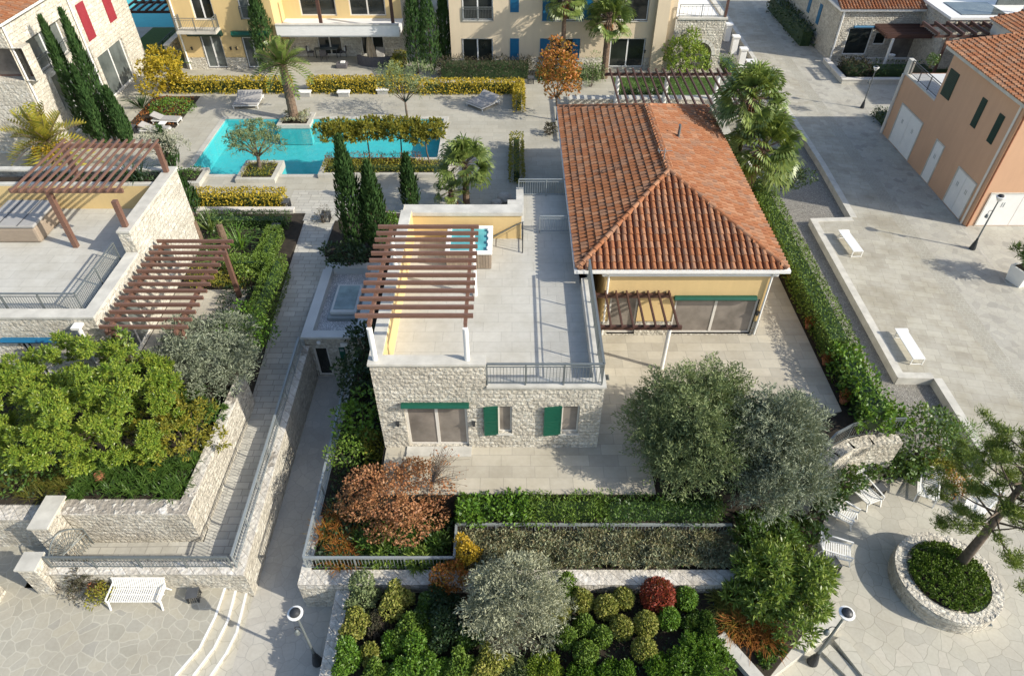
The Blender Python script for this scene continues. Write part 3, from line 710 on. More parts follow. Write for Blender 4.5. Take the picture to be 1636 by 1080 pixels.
MB().tube([(11.5, 23.95, 3.92), (11.55, 24.16, 3.55), (11.55, 24.16, .1)], .05, 8).build('downpipe', 'white', H2)
hip_roof(H2, 2.85, 12.02, 23.98, 40.55, 4.1, 6.0, 29.2, 36.4)
MB().tube([(8.75, 33.6, 5.3), (8.75, 33.6, 6.15), (8.7, 33.5, 6.25)], .07, 8).build('vent_pipe', 'grey_metal', H2)
m = MB().tube([(7.3, 30.0, 6.0), (7.3, 30.0, 6.7)], .02, 6).bar((6.95, 30, 6.6), (7.65, 30, 6.6), .02, .02).bar((7.0, 29.8, 6.6), (7.0, 30.2, 6.6), .02, .02).bar((7.3, 29.8, 6.6), (7.3, 30.2, 6.6), .02, .02); m.build('antenna', 'steel', H2)
ra = [((x, 24.2), (x+.0, 21.7)) for x in np.linspace(3.75, 7.1, 8)]
pergola('small dark pergola over the left door of the hipped tiled house', 'y', [((3.55, 24.13), (7.2, 24.13)), ((3.55, 21.95), (7.3, 21.95))], ra, 2.6, [(6.8, 21.95, 0), (3.7, 21.95, 0)], 'wood_dark', pmat='white', pr=.09, roundp=True, rw=.07, rh=.14)

# ---------------------------------------------------------------- lift house
LX0, LX1, LY0, LY1, LT = -10.2, -7.3, 24.6, 30.5, -.4
H3 = thing('lift_house', 'small flat roofed stone lift house with gravel roof beside the brick path', 'building', (-8.8, 24.6, LZ))
fr = Fr('-y', LY0); dd = hy(499, 556, 534, 600, LY0); dd = (dd[0], dd[1], LZ+.02, dd[3])
m = MB(); facade(m, fr, LX0, LX1, GZ, LT-.12, [dd], .2); facade(m, Fr('-x', LX0), LY0, LY1, GZ, LT-.12); facade(m, Fr('+x', LX1), LY0, LY1, GZ, LT-.12); facade(m, Fr('+y', LY1), LX0, LX1, GZ, LT-.12)
m.build('wall', 'stone', H3)
m = MB().box(LX0-.1, LX1+.1, LY0-.1, LY0+.4, LT-.12, LT).box(LX0-.1, LX1+.1, LY1-.4, LY1+.1, LT-.12, LT).box(LX0-.1, LX0+.4, LY0+.4, LY1-.4, LT-.12, LT).box(LX1-.4, LX1+.1, LY0+.4, LY1-.4, LT-.12, LT); m.build('coping', 'cladding', H3)
m = MB().box(LX0+.32, LX1-.32, LY0+.32, LY0+.38, -1, LT-.121).box(LX0+.32, LX1-.32, LY1-.38, LY1-.32, -1, LT-.121).box(LX0+.32, LX0+.38, LY0+.38, LY1-.38, -1, LT-.121).box(LX1-.38, LX1-.32, LY0+.38, LY1-.38, -1, LT-.121); m.build('parapet_face', 'cladding', H3)
MB().sheet(rect(LX0+.35, LX1-.35, LY0+.35, LY1-.35), -.85).build('gravel_roof', 'pebble', H3)
m = MB().box(-9.4, -7.75, 26.2, 28.9, -.85, -.62); s = m.build('skylight', 'steel', H3, bevel=.04)
MB().box(-9.25, -7.9, 26.4, 28.7, -.62, -.4).build('frame', 'cladding', s, bevel=.05); MB().box(-9.1, -8.05, 26.6, 28.5, -.399, -.37).build('pane', 'skylight', s)
window(H3, fr, dd, 'door', 1, 'offwhite', 'glass', .1, .12, False)
x, z = PY(510, 545, LY0); MB().lathe((x, LY0-.12, z), [(.01, -.1), (.08, -.07), (.1, 0), (.1, .06)], 12).build('dome_camera', 'white', H3)
sg = hy(541, 555, 555, 577, LY0); m = MB(); fr.box(m, sg[0], sg[1], .004, .06, sg[2], sg[3]); s = m.build('sign', 'green', H3)
m = MB(); fr.box(m, sg[0]+.04, sg[1]-.04, .061, .065, sg[3]-.22, sg[3]-.06); fr.box(m, sg[0]+.04, sg[1]-.04, .061, .065, sg[2]+.06, sg[2]+.14); m.build('sign_panel', 'steel', s)
m = MB(); fr.box(m, sg[1]-.15, sg[1]+.2, .004, .05, sg[3]+.08, sg[3]+.3); m.build('notice', 'white', H3)

# ---------------------------------------------------------------- left house
QX, QY0, QY1 = -17.35, 21.4, 31.9
H4 = thing('stone_house', 'flat roofed stone house at left with railed terrace and blue awning', 'house', (-22, 21.4, 0))
fr = Fr('-y', QY0); d4 = hy(28, 548, 82, 600, QY0); d4 = (d4[0], d4[1], .05, d4[3])
m = MB(); facade(m, fr, -34, QX, -.7, 3.5, [d4], .25)
fx = Fr('+x', QX); w4 = (27.7, 28.9, .9, 2.3); g4 = (22.4, 24.6, .05, 2.3)
facade(m, fx, QY0, 26.0, -.7, 3.5, [g4], .2); facade(m, fx, 26.0, QY1, -.7, 4.62, [w4], .2); facade(m, Fr('+y', QY1), -34, QX, -.7, 4.62)
facade(m, Fr('-y', 26.0), QX-.55, QX, 3.1, 4.62)
m.build('wall', 'stone_white', H4)
MB().box(-34, QX-.4, QY0+.4, 30.5, 2.9, 3.1).build('terrace_floor', 'terrace', H4)
m = MB().box(-34, QX+.06, QY0-.06, QY0+.5, 3.5, 3.6).box(QX-.5, QX+.06, QY0+.5, 25.95, 3.5, 3.6).box(QX-.55, QX+.06, 25.95, QY1+.06, 4.62, 4.72).box(-34, QX-.55, 30.5, 30.75, 4.42, 4.52).box(-34, QX-.55, 31.6, QY1+.06, 4.62, 4.72); m.build('coping', 'coping', H4)
m = MB().box(-34, QX-.55, 30.5, 30.56, 3.1, 4.42).box(QX-.55, QX-.5, 26.02, 30.5, 3.1, 4.62); m.build('parapet_face', 'yellow', H4)
m = MB().box(-34, QX-.5, QY0+.44, QY0+.5, 3.1, 3.49).box(QX-.5, QX-.44, QY0+.5, 25.98, 3.1, 3.49); m.build('parapet_face', 'coping', H4)
MB().box(-34, QX-.55, 30.75, 31.6, 3.2, 4.3).build('planter_soil', 'soil', H4)
window(H4, fr, d4, 'glass_door', 2, 'offwhite', 'glass', .1, .12, False); window(H4, fx, w4, 'window', 1, 'offwhite', 'greyglass', .08, .12); window(H4, fx, g4, 'glass_door', 2, 'offwhite', 'greyglass', .09, .12, False)
wall_light(H4, fx, 27.2, 2.1)
a0 = hy(4, 538, 108, 548, QY0); awning(H4, fr, a0[0], a0[1], a0[3]-.15, 'blue')
x, z = PY(128, 518, QY0); MB().tube([(x, QY0-.2, 0), (x, QY0-.2, z)], .1, 10).box(x-.18, x+.18, QY0-.4, QY0-.01, z, z+.12).build('downpipe', 'white', H4)
railing(H4, [(-34, 22.15, 3.1), (QX-.85, 22.15, 3.1), (QX-.85, 25.85, 3.1)], 1.1, .11, 'grey_metal', .08)
ra = [((x, 26.75), (x, 31.75)) for x in np.linspace(-22.3, -17.65, 13)]
pergola('brown slatted pergola standing on the left roof terrace over the covered tub', 'y', [((-22.6, 27.1), (-17.5, 27.1)), ((-22.6, 31.4), (-17.5, 31.4))], ra, 6.25,
        [(QX-.28, 26.4, 4.722), (-20.9, 27.1, 3.102), (QX-.28, 31.4, 4.722), (-22.3, 31.4, 4.3)], 'wood', rw=.085, rh=.09, pr=.11)
hot_tub('closed hot tub under a grey cover on the left roof terrace', -25.1, -22.7, 27.4, 29.7, 3.102, True)
ra = [((-17.05, y), (-13.4, y)) for y in np.linspace(21.1, 27.3, 14)]
pergola('long brown pergola against the white stone side wall over the left patio', 'x', [((-16.75, 20.9), (-16.75, 27.4)), ((-13.9, 20.9), (-13.9, 27.4))], ra, 3.2,
        [(-13.9, 27.1, .004), (-13.9, 21.3, .004), (-16.75, 21.3, .004)], 'wood', rw=.1, rh=.16, pr=.1)
sheet('patio_paving', rect(-17.3, -13.6, 21.0, 27.7), .004, 'travertine')

# ---------------------------------------------------------------- white building upper left
BX, BY0, BY1, BT = -30.6, 42.5, 58.0, 8.3
H5 = thing('white_building', 'white stone building with red shutters in the upper left corner', 'building', (BX, BY0, 0))
fx = Fr('+x', BX); fy = Fr('-y', BY0)
hl = hx([(41, 68), (97, 27), (121, 82), (67, 122)], BX); hd = hx([(154, 93), (196, 60), (208, 104), (175, 139)], BX); hb = hx([(80, 123), (115, 92), (140, 150), (110, 185)], BX)
h2 = hx([(126, 128), (142, 113), (160, 150), (145, 170)], BX); sl1 = hx([(119, 10), (131, 1), (153, 58), (143, 68)], BX); sl2 = hx([(160, -3), (173, -12), (185, 30), (177, 38)], BX)
hb = (hb[0], hb[1], .1, min(hb[3], hl[2]-.4)); h2 = (max(h2[0], hb[1]+.3), hd[0]-.4, .1, hb[3]); hd = (hd[0], min(hd[1], BY1-.5), .1, hd[3])
m = MB(); facade(m, fx, BY0, BY1, -.3, BT, [hl, hd, hb, h2], .9)
x0, z0 = PY(0, 130, BY0); x1, z1 = PY(34, 78, BY0); hf = (-35.4, x1, z0, z1)
facade(m, fy, -46, BX, -.3, BT, [hf], .9); facade(m, Fr('+y', BY1), -46, BX, -.3, BT); m.build('wall', 'stone_white', H5)
for h, nm in ((hl, 'balcony_window'), (hb, 'glass_door'), (h2, 'glass_door'), (hd, 'glass_door')):
    window(H5, fx, h, nm, 2, 'white', 'greyglass', .1, .5 if nm == 'balcony_window' else .2, False)
window(H5, fy, hf, 'balcony_window', 2, 'wood', 'taupe', .1, .8, False)
for s in (sl1, sl2): shutter_flat(H5, fx, s, 'red')
railing(H5, [(BX-.1, hl[0], hl[2]), (BX-.1, hl[1], hl[2])], 1.0, .12, 'grey_metal')
m = MB().box(BX-.1, BX+.4, BY0-.4, BY1+.2, BT, BT+.16).box(-46, BX-.1, BY0-.4, BY0+.1, BT, BT+.16); m.build('eaves', 'white', H5)
roof_slope(H5, [(BX+.45, BY0-.45, BT+.17), (BX+.45, BY1+.2, BT+.17), (-38, BY1-5, BT+2.6), (-38, BY0+6, BT+2.6)]); roof_slope(H5, [(-46, BY0-.45, BT+.17), (BX+.45, BY0-.45, BT+.17), (-38, BY0+6, BT+2.6), (-46, BY0+6, BT+2.6)])
MB().tube([(BX+.1, BY0+.15, BT), (BX+.1, BY0+.15, 0)], .06, 8).build('downpipe', 'white', H5)
MB().tube([(BX+.1, PX(105, 0, BX)[0], BT), (BX+.1, PX(105, 0, BX)[0], 0)], .06, 8).build('downpipe', 'white', H5)

# ---------------------------------------------------------------- yellow apartment building
VY = 57.3; VT = 7.2; VX0, VX1 = -27.1, -19.0; RY = 60.2; RX1 = -9.2
H6 = thing('apartment_building', 'yellow apartment building with green awnings and a balcony behind the pool', 'building', (-22, VY, 0))
fr = Fr('-y', VY)
da = hy(318, 57, 365, 107, VY); db = hy(385, 60, 428, 108, VY); dc = hy(290, -40, 345, 33, VY); de = hy(368, -40, 420, 32, VY)
da = (da[0], da[1], .08, da[3]); db = (db[0], db[1], .08, db[3]); dc = (dc[0], dc[1], dc[2], 6.2); de = (de[0], de[1], de[2], 6.2)
m = MB(); facade(m, fr, VX0, VX1, .95, VT, [da, db, dc, de], .25); facade(m, Fr('+x', VX1), VY, RY, .95, VT); facade(m, Fr('-x', VX0), VY, 72, .0, VT)
facade(m, Fr('-y', RY), VX1, RX1, 3.1, VT, [(-17.6, -14.6, 3.3, 5.6), (-13.5, -10.5, 3.3, 5.6)], .2)
m.build('wall', 'yellow', H6)
m = MB(); facade(m, Fr('-y', VY-.03), VX0, VX1+.03, -.1, .95, [da, db], .28); facade(m, Fr('+x', VX1+.03), VY-.03, RY, -.1, .95)
r1 = hy(503, 45, 548, 81, RY); r2 = hy(573, 45, 615, 82, RY); r1 = (r1[0], r1[1], .08, 2.5); r2 = (r2[0], r2[1], .08, 2.5)
facade(m, Fr('-y', RY), VX1+.03, RX1, -.1, 3.1, [r1, r2], .2); facade(m, Fr('+x', RX1), RY, 75, -.1, VT); m.build('plinth', 'stone_white', H6)
for h, p in ((da, 'greyglass'), (db, 'greyglass'), (dc, 'glass'), (de, 'greyglass')): window(H6, fr, h, 'glass_door', 2, 'white', p, .1, .15, False)
fr2 = Fr('-y', RY)
for h in (r1, r2, (-17.6, -14.6, 3.3, 5.6), (-13.5, -10.5, 3.3, 5.6)): window(H6, fr2, h, 'glass_door', 2, 'offwhite', 'glass', .1, .12, False)
for a, b, v, mt in ((300, 357, 57, 'dgreen'), (371, 430, 58, 'green')):
    q = hy(a, v-8, b, v, VY); awning(H6, fr, q[0], q[1], q[2]+.12, mt, 2.0)
for u in (307, 369, 378): x, z = PY(u, 78, VY); wall_light(H6, fr, x, z)
q = hy(288, 40, 352, 46, VY); MB().box(q[0], q[1], VY-1.1, VY-.004, q[2]-.1, q[2]+.1).build('balcony', 'coping', H6)
railing(H6, [(q[0]+.05, VY-.05, q[2]+.1), (q[0]+.05, VY-1.05, q[2]+.1), (q[1]-.05, VY-1.05, q[2]+.1), (q[1]-.05, VY-.05, q[2]+.1)], 1.0, .13, 'grey_metal')
railing(H6, [(de[0], VY-.06, de[2]), (de[1], VY-.06, de[2])], 1.0, .12, 'grey_metal')
MB().tube([(VX0+.25, VY-.07, VT), (VX0+.25, VY-.07, 0)], .07, 8).build('downpipe', 'white', H6)
m = MB().box(VX1+.04, RX1+.1, 57.2, RY-.004, 2.62, 3.1).box(VX1+.04, RX1+.12, 57.1, 57.2, 2.75, 3.55); m.build('upper_terrace', 'white', H6)
MB().box(VX1+.04, RX1+.12, 57.05, 57.4, 3.55, 3.62).build('coping', 'coping', H6)
for x in (-15.4, -9.6): MB().box(x-.12, x+.12, 57.6, 57.84, 3.1, 7.0).build('timber_post', 'wood_dark', H6)
MB().box(VX0-.3, VX1+.3, VY-.3, 74, VT, VT+.2).box(VX1+.3, RX1+.3, RY-.3, 76, VT, VT+.2).build('flat_roof', 'coping', H6)

# ---------------------------------------------------------------- beige apartment building
EY = 57.4; EX0, EX1 = -5.0, 13.1; ET = 7.2
H7 = thing('apartment_building', 'beige apartment building with blue shutters beyond the pool', 'building', (4, EY, 0))
fr = Fr('-y', EY); WH = [hy(738, 62, 788, 106, EY), hy(736, -40, 788, 33, EY), hy(976, 62, 1026, 111, EY), hy(966, -40, 1034, 34, EY), hy(868, -40, 932, 34, EY), hy(868, 62, 925, 97, EY)]
WH = [(a, b, max(.1, c), min(d, 6.3)) for a, b, c, d in WH]
m = MB(); facade(m, fr, EX0, EX1, .9, ET, WH, .22); facade(m, Fr('-x', EX0), EY, 75, -.1, ET); facade(m, Fr('+x', EX1), EY, 75, -.1, ET); m.build('wall', 'beige', H7)
m = MB(); facade(m, Fr('-y', EY-.03), EX0, EX1+.03, -.1, .9, WH, .25); facade(m, Fr('-x', EX0-.03), EY-.03, 75, -.1, .9); m.build('plinth', 'stone_white', H7)
for i, h in enumerate(WH): window(H7, fr, h, 'window', 2, 'white', 'glass', .09, .14, i not in (2,))
for a, b, c, d in ((815, 62, 829, 98), (815, -40, 829, 20), (863, 62, 867.5, 97), (933, -40, 946, 32)):
    q = hy(a, b, c, d, EY); shutter_flat(H7, fr, (q[0], q[1], q[2], min(q[3], 6.2)), 'blue')
for h in (WH[4], WH[5]):
    shutter_flat(H7, fr, (h[1]-.62, h[1]-.02, h[2]+.02, h[3]-.02), 'blue'); shutter_flat(H7, fr, (h[0]+.02, h[0]+.62, h[2]+.02, h[3]-.02), 'blue')
railing(H7, [(WH[1][0], EY-.06, WH[1][2]), (WH[1][1], EY-.06, WH[1][2])], 1.0, .12, 'grey_metal')
MB().box(11.4, 12.4, EY-.6, EY-.035, -.1, ET).build('pilaster', 'beige', H7)
MB().box(EX0-.3, EX1+.3, EY-.35, 76, ET, ET+.2).build('flat_roof', 'coping', H7)
x, z = PY(1026, 83, EY); wall_light(H7, fr, x+.2, z)
# stone annex with arch
NZ = 4.0
H8 = thing('stone_annex', 'square stone annex with a round arch and white roof terrace by the plaza', 'building', (15.1, 57.2, 0))
NX0, NX1, NY = 13.15, 17.05, 57.1
m = MB(); ax, az = 15.35, 1.2; ar = 1.05; n = 10
arch = [(ax+ar*math.cos(math.pi*i/n), az+ar*math.sin(math.pi*i/n)) for i in range(n+1)]
m.quad((NX0, NY, -.1), (ax-ar, NY, -.1), (ax-ar, NY, NZ), (NX0, NY, NZ)); m.quad((ax+ar, NY, -.1), (NX1, NY, -.1), (NX1, NY, NZ), (ax+ar, NY, NZ))
for (a, b), (c, d) in zip(arch, arch[1:]): m.quad((a, NY, b), (a, NY, NZ), (c, NY, NZ), (c, NY, d)); m.quad((a, NY, b), (c, NY, d), (c, NY+.8, d), (a, NY+.8, b))
m.quad((ax-ar, NY, -.1), (ax-ar, NY, az), (ax-ar, NY+.8, az), (ax-ar, NY+.8, -.1)); m.quad((ax+ar, NY, -.1), (ax+ar, NY, az), (ax+ar, NY+.8, az), (ax+ar, NY+.8, -.1))
facade(m, Fr('+x', NX1), NY, 66, GZ, NZ); m.quad((ax-ar, NY+.8, -.1), (ax+ar, NY+.8, -.1), (ax+ar, NY+.8, 2.4), (ax-ar, NY+.8, 2.4)); m.build('wall', 'stone', H8)
m = MB()
for i in range(n):
    a0, a1 = math.pi*i/n, math.pi*(i+1)/n; pts = [(ax+r*math.cos(a), az+r*math.sin(a)) for r, a in ((ar, a0+.02), (ar+.28, a0+.02), (ar+.28, a1-.02), (ar, a1-.02))]
    m.add([(p[0], NY-.05, p[1]) for p in pts]+[(p[0], NY-.004, p[1]) for p in pts], [(0, 1, 2, 3), (0, 4, 5, 1), (1, 5, 6, 2), (2, 6, 7, 3), (3, 7, 4, 0)])
m.build('arch_stones', 'coping', H8)
MB().box(NX0, NX1+.1, NY-.1, NY+.4, NZ, NZ+.14).box(NX1-.3, NX1+.1, NY+.4, 66, NZ, NZ+.14).build('coping', 'coping', H8); MB().box(NX0, NX1-.3, NY+.4, 66, NZ-.1, NZ).build('terrace_floor', 'white', H8)
for x, y in ((NX1-.1, NY+.15), (NX1-.1, 62)): MB().box(x-.09, x+.09, y-.09, y+.09, NZ+.142, 7.2).build('timber_post', 'wood_dark', H8)
railing(H8, [(NX0+.1, NY+.1, NZ+.14), (NX1-.25, NY+.1, NZ+.14)], .95, .3, 'grey_metal')

# pergola behind the hipped roof
pz = 2.7; pa = [P(u, 117, pz) for u in (975, 1160)]
ra = [((x, pa[0].y+.5), (x+.02, pa[0].y-7.0)) for x in np.linspace(pa[0].x, pa[1].x, 16)]
yb_ = pa[0].y
pergola('dark open pergola on white columns between hipped roof and beige apartments', 'y', [((pa[0].x-.4, yb_), (pa[1].x+.4, yb_)), ((pa[0].x-.4, yb_-6.6), (pa[1].x+.4, yb_-6.6))], ra, pz,
        [(pa[0].x+.6, yb_, 0), ((pa[0].x+pa[1].x)/2, yb_, 0), (pa[1].x-.5, yb_, 0), (pa[0].x+.6, yb_-6.6, 0), (pa[1].x-.5, yb_-6.6, 0)], 'wood_dark', pmat='white', pr=.16, roundp=True, rw=.09, rh=.16)
wall_thing('garden_wall', 'low stone wall along the lawn beneath the dark pergola', [(4.3, 16.5, 49.6, 50.2, 0.002, .75)], 'stone_white', 'coping')

# ---------------------------------------------------------------- orange building right
OX, OY0, OY1, OT = 29.5, 37.8, 51.3, 5.45
H9 = thing('apricot_building', 'apricot building with white doors, green shutters and tiled roof at the right', 'building', (OX, OY0, -2.7))
fx = Fr('-x', OX); fy = Fr('-y', OY0)
r4 = lambda *p: [(1216+a/3.6, b/3.6) for a, b in p]
e1 = hx(r4((815, 600), (925, 710), (860, 890), (750, 770)), OX); e2 = hx(r4((1010, 800), (1050, 850), (965, 1045), (930, 1010)), OX); r8 = [(1216+a/3.6, 260+b/3.6) for a, b in ((1137, 30), (1235, 122), (1140, 330), (1058, 210))]; e3 = hx(r8, OX)
e1 = (e1[0], e1[1], -2.66, e1[3]); e2 = (e2[0], e2[1], -2.66, e2[3]); e3 = (e3[0], e3[1], -2.66, e3[3])
yn, zn = PX(1483, 153, OX); yn = 46.3
m = MB(); facade(m, fx, OY0, yn, -2.9, OT, [e1, e2, e3], .12); facade(m, fx, yn, OY1, -2.9, zn, [e1], .12)
facade(m, fy, OX, 48, -2.9, OT); facade(m, Fr('+y', yn), OX, 48, zn, OT); facade(m, Fr('+y', OY1), OX, 48, -2.9, zn); m.build('wall', 'orange', H9)
for e_, l in ((e1, 2), (e2, 1), (e3, 2)): door_panel(H9, fx, e_, 'white', l)
for pp in (((1095, 392), (1143, 430), (1080, 585), (1035, 540)), ((1278, 558), (1305, 580), (1230, 742), (1205, 722)), ((1378, 650), (1405, 675), (1325, 835), (1298, 810))):
    s = hx(r4(*pp), OX); shutter_flat(H9, fx, s, 'dgreen')
q = hy(1585, 310, 1620, 362, OY0); door_panel(H9, fy, (q[0], q[0]+4.2, -2.66, q[3]), 'white', 2)
MB().tube([(OX-.08, OY0+.25, OT), (OX-.08, OY0+.25, -2.7)], .07, 8).build('downpipe', 'offwhite', H9); MB().tube([(OX+.15, OY0-.08, OT), (OX+.15, OY0-.08, -2.7)], .06, 8).build('downpipe', 'terracotta', H9)
MB().tube([(OX-.05, OY1-.12, zn), (OX-.05, OY1-.12, -2.7)], .13, 8).build('downpipe', 'offwhite', H9)
MB().box(OX-.03, OX+.3, OY1-.5, OY1+.05, zn+.002, zn+1.1).box(OX-.03, OX+.15, yn, OY1-.5, zn+.002, zn+.12).build('parapet', 'coping', H9)
MB().box(OX+.3, 48, yn+.05, OY1-.05, zn-.15, zn-.02).build('terrace_floor', 'cladding', H9)
railing(H9, [(OX+.12, yn+.1, zn+.12), (OX+.12, OY1-.5, zn+.12)], 1.0, .12, 'dark_metal')
MB().box(OX-.5, 48.3, OY0-.5, yn+.4, OT, OT+.22).build('eaves', 'coping', H9)
roof_slope(H9, [(OX-.6, yn+.5, OT+.24), (OX-.6, OY0-.6, OT+.24), (OX+9, OY0+6, OT+1.5), (OX+9, yn+.5, OT+1.5)])
roof_slope(H9, [(OX-.6, OY0-.6, OT+.24), (49, OY0-.6, OT+.24), (49, OY0+6, OT+1.5), (OX+9, OY0+6, OT+1.5)])
ridge_caps(H9, (OX-.6, OY0-.6, OT+.26), (OX+9, OY0+6, OT+1.52)); ridge_caps(H9, (OX-.6, yn+.5, OT+.26), (OX+9, yn+.5, OT+1.52))
# small tiled roof and white terraces behind it
H10 = thing('tiled_house', 'low house with a small terracotta roof behind the apricot building', 'house', (38, 54, -2.8))
a = P(1583, 30, 3.2); m = MB().box(a.x+.2, 56, a.y-6.5, a.y-.3, -2.9, 3.0); m.build('wall', 'cream', H10)
MB().box(a.x, 56.2, a.y-6.8, a.y-.05, 3.0, 3.18).build('eaves', 'coping', H10)
roof_slope(H10, [(a.x-.1, a.y, 3.2), (a.x-.1, a.y-7, 3.2), (a.x+8, a.y-7, 4.9), (a.x+8, a.y, 4.9)]); roof_slope(H10, [(56, a.y, 3.2), (a.x-.1, a.y, 3.2), ][:2]+[(a.x+8, a.y-.01, 4.9)])

# ---------------------------------------------------------------- stone house upper right
SX, SY = 30.3, 66.3
H11 = thing('stone_house', 'stone house with tiled roof, blue awning and dark porch pergola at upper right', 'house', (SX, SY, -2.8))
ST = PY(1390, 17, SY)[1]
fx = Fr('-x', SX); fy = Fr('-y', SY); dq = hy(1358, 45, 1382, 88, SY); dq2 = hy(1400, 52, 1412, 72, SY); dq3 = hy(1430, 60, 1455, 95, SY)
m = MB(); facade(m, fx, SY, 82, -3, ST); facade(m, fy, SX, 39.6, -3, ST, [dq, dq2, dq3], .2)
facade(m, Fr('-x', 37.8), SY-4.5, SY, -3, ST+.6); facade(m, Fr('-y', SY-4.5), 37.8, 60, -3, ST+.6); m.build('wall', 'stone', H11)
for h, p in ((dq, 'glass'), (dq2, 'glass'), (dq3, 'taupe')): window(H11, fy, h, 'window', 1, 'white', p, .1, .12, False)
for pp in (((345, 22), (356, 30), (330, 145), (318, 140)), ((290, -5), (296, 0), (275, 78), (266, 70))):
    s = hx(r4(*pp), SX); shutter_flat(H11, fx, (s[0], max(s[1], s[0]+.7), s[2], s[3]), 'blue')
q = hy(1366, 36, 1398, 44, SY); awning(H11, fy, q[0], q[1], q[2], 'blue')
MB().box(SX-.35, 37.8, SY-.35, 82, ST, ST+.2).build('eaves', 'white', H11)
roof_slope(H11, [(SX-.4, SY-.4, ST+.21), (37.8, SY-.4, ST+.21), (37.8, SY+8, ST+3), (SX-.4, SY+8, ST+3)])
MB().tube([(SX+.15, SY-.1, ST), (SX+.15, SY-.1, -2.8)], .09, 8).build('downpipe', 'white', H11)
MB().box(37.7, 60, SY-4.6, SY-4.2, ST+.6, ST+.8).box(37.7, 38.1, SY-4.2, SY+8, ST+.6, ST+.8).build('coping', 'white', H11); MB().box(38.1, 60, SY-4.2, SY+12, ST+.3, ST+.5).build('terrace_floor', 'white', H11)
MB().box(39.5, 43.5, SY-3, SY+.5, ST+.502, ST+.56).build('roof_glazing', 'greyglass', H11)
for x in (44.5, 47.5, 50.5): MB().box(x-.12, x+.12, SY-3.6, SY-3.3, ST+.5, ST+3.4).build('white_post', 'white', H11)
MB().box(44, 52, SY-.2, SY, ST+.5, ST+3.2).build('glass_screen', 'greyglass', H11)
ra = [((33.6, y), (38.3, y)) for y in np.linspace(SY-2.9, SY-.2, 8)]
pergola('dark slatted pergola over the porch of the upper right stone house', 'x', [((33.7, SY-3), (33.7, SY-.05)), ((37.6, SY-3), (37.6, SY-.05)), ((33.5, SY-2.9), (37.7, SY-2.9))], ra, .6, [(34.3, SY-2.9, -2.7)], 'wood_dark', pmat='white', pr=.13, roundp=True)
ra = [((x, SY-4.6), (x, SY-7.6)) for x in np.linspace(35.4, 43.7, 9)]
pergola('dark pergola with jutting rafters between two tiled roofs at upper right', 'y', [((35.2, SY-4.75), (44, SY-4.75)), ((35.2, SY-7.4), (44, SY-7.4))], ra, 2.2, [(36.4, SY-7.4, -2.7), (43.5, SY-7.4, -2.7)], 'wood_dark', rw=.14, rh=.24)
wall_thing('planter_wall', 'pale L shaped planter kerb in front of the upper right stone house', [(29.7, 36.5, 60.8, 61.2, -2.9, -2.25), (29.7, 30.1, 61.2, 65.9, -2.9, -2.25)], 'coping', 'offwhite')
struct(MB().box(30.1, 36.5, 61.2, 64.3, -2.9, -2.4).build('flower_bed', 'soil'))
rail_thing('thin white railing in front of the dark porch at upper right', [(31.2, 64.6, -2.65), (37.4, 64.6, -2.65)], .9, 'railing', None, step=.5, mat='white')
# far pool area glimpsed between the white and yellow buildings
MB_ = MB().sheet(rect(-42, -27.4, 67.6, 82), .004); struct(MB_.build('far_pool_water', 'basin'))
ra = [((x, 67.4), (x, 64.2)) for x in np.linspace(-34.6, -30.4, 7)]
pergola('dark pergola by the far turquoise pool between white and yellow buildings', 'y', [((-34.8, 67.2), (-30.2, 67.2)), ((-34.8, 64.5), (-30.2, 64.5))], ra, 2.4, [(-30.4, 64.5, 0), (-34.6, 64.5, 0), (-30.4, 67.2, 0)], 'wood_dark')
sheet('lawn', rect(-34, -28.7, 59.5, 67.5), .004, 'lawn')
wall_thing('garden_wall', 'sloping grey wall beside the yellow building leading to the far pool', [(-28.6, -28.2, 57.5, 68, 0, 1.9)], 'stone', 'coping')
rail_thing('dark railing along the small lawn between white and yellow buildings', [(-30.4, 59.5, 0), (-30.4, 66, 0)], 1.0, 'railing', None, step=.2, mat='dark_metal')
# railings on the lower walls
rail_thing('long grey railing climbing along the lane side of the brick path', [(-10.25, 13.0, -1.5), (-10.25, 18, -1.28), (-10.25, 24.2, -.92)], .8, 'railing', None, mat='steel', rail=.1)
rail_thing('grey railing on the low wall behind the white slatted bench', [(-17.1, 12.95, -1.45), (-10.4, 12.95, -1.45)], .75, 'railing', None, mat='grey_metal', rail=.07)
rail_thing('pale railing stepping around the red shrub and lavender bed', [(-7.65, 22.5, -1.35), (-7.65, 13.0, -1.6), (-2.12, 13.0, -1.6), (-2.12, 14.4, -1.6), (8.4, 14.4, -1.65)], .8, 'railing', None, mat='steel', rail=.09)
# ================================================================ PLANTS
GAIN = dict(yg=1.45, green=1.45, bright=1.45, dark=1.2, clipped=1.6, olive=1.5, olive_green=1.55, olive_pale=1.45, cypress=1.4, yellow=1.25, yellowgreen=1.45, palm=1.35, palm_yellow=1.25, pine=1.8, lavender=1.8, balls=1.6, gold=1.1, variegated=1.5)
_lm = leafmat
def leafmat(name, cols, *a, **k):
    g = GAIN.get(name, 1.0); return _lm(name, [tuple(min(.7, c*g) for c in q) for q in cols], *a, **k)
leafmat('yg', [(.03, .07, .010), (.07, .13, .016), (.14, .20, .026), (.22, .26, .035), (.36, .35, .06)], .25, .4, .5, .5, 1.1)
leafmat('green', [(.018, .045, .010), (.035, .075, .014), (.06, .11, .02), (.09, .14, .03)], .2, .4, .5)
leafmat('bright', [(.03, .075, .008), (.055, .12, .012), (.085, .16, .018), (.12, .19, .03)], .22, .45, .4)
leafmat('dark', [(.010, .026, .010), (.018, .040, .014), (.030, .058, .020), (.045, .075, .03)], .12, .45, .4)
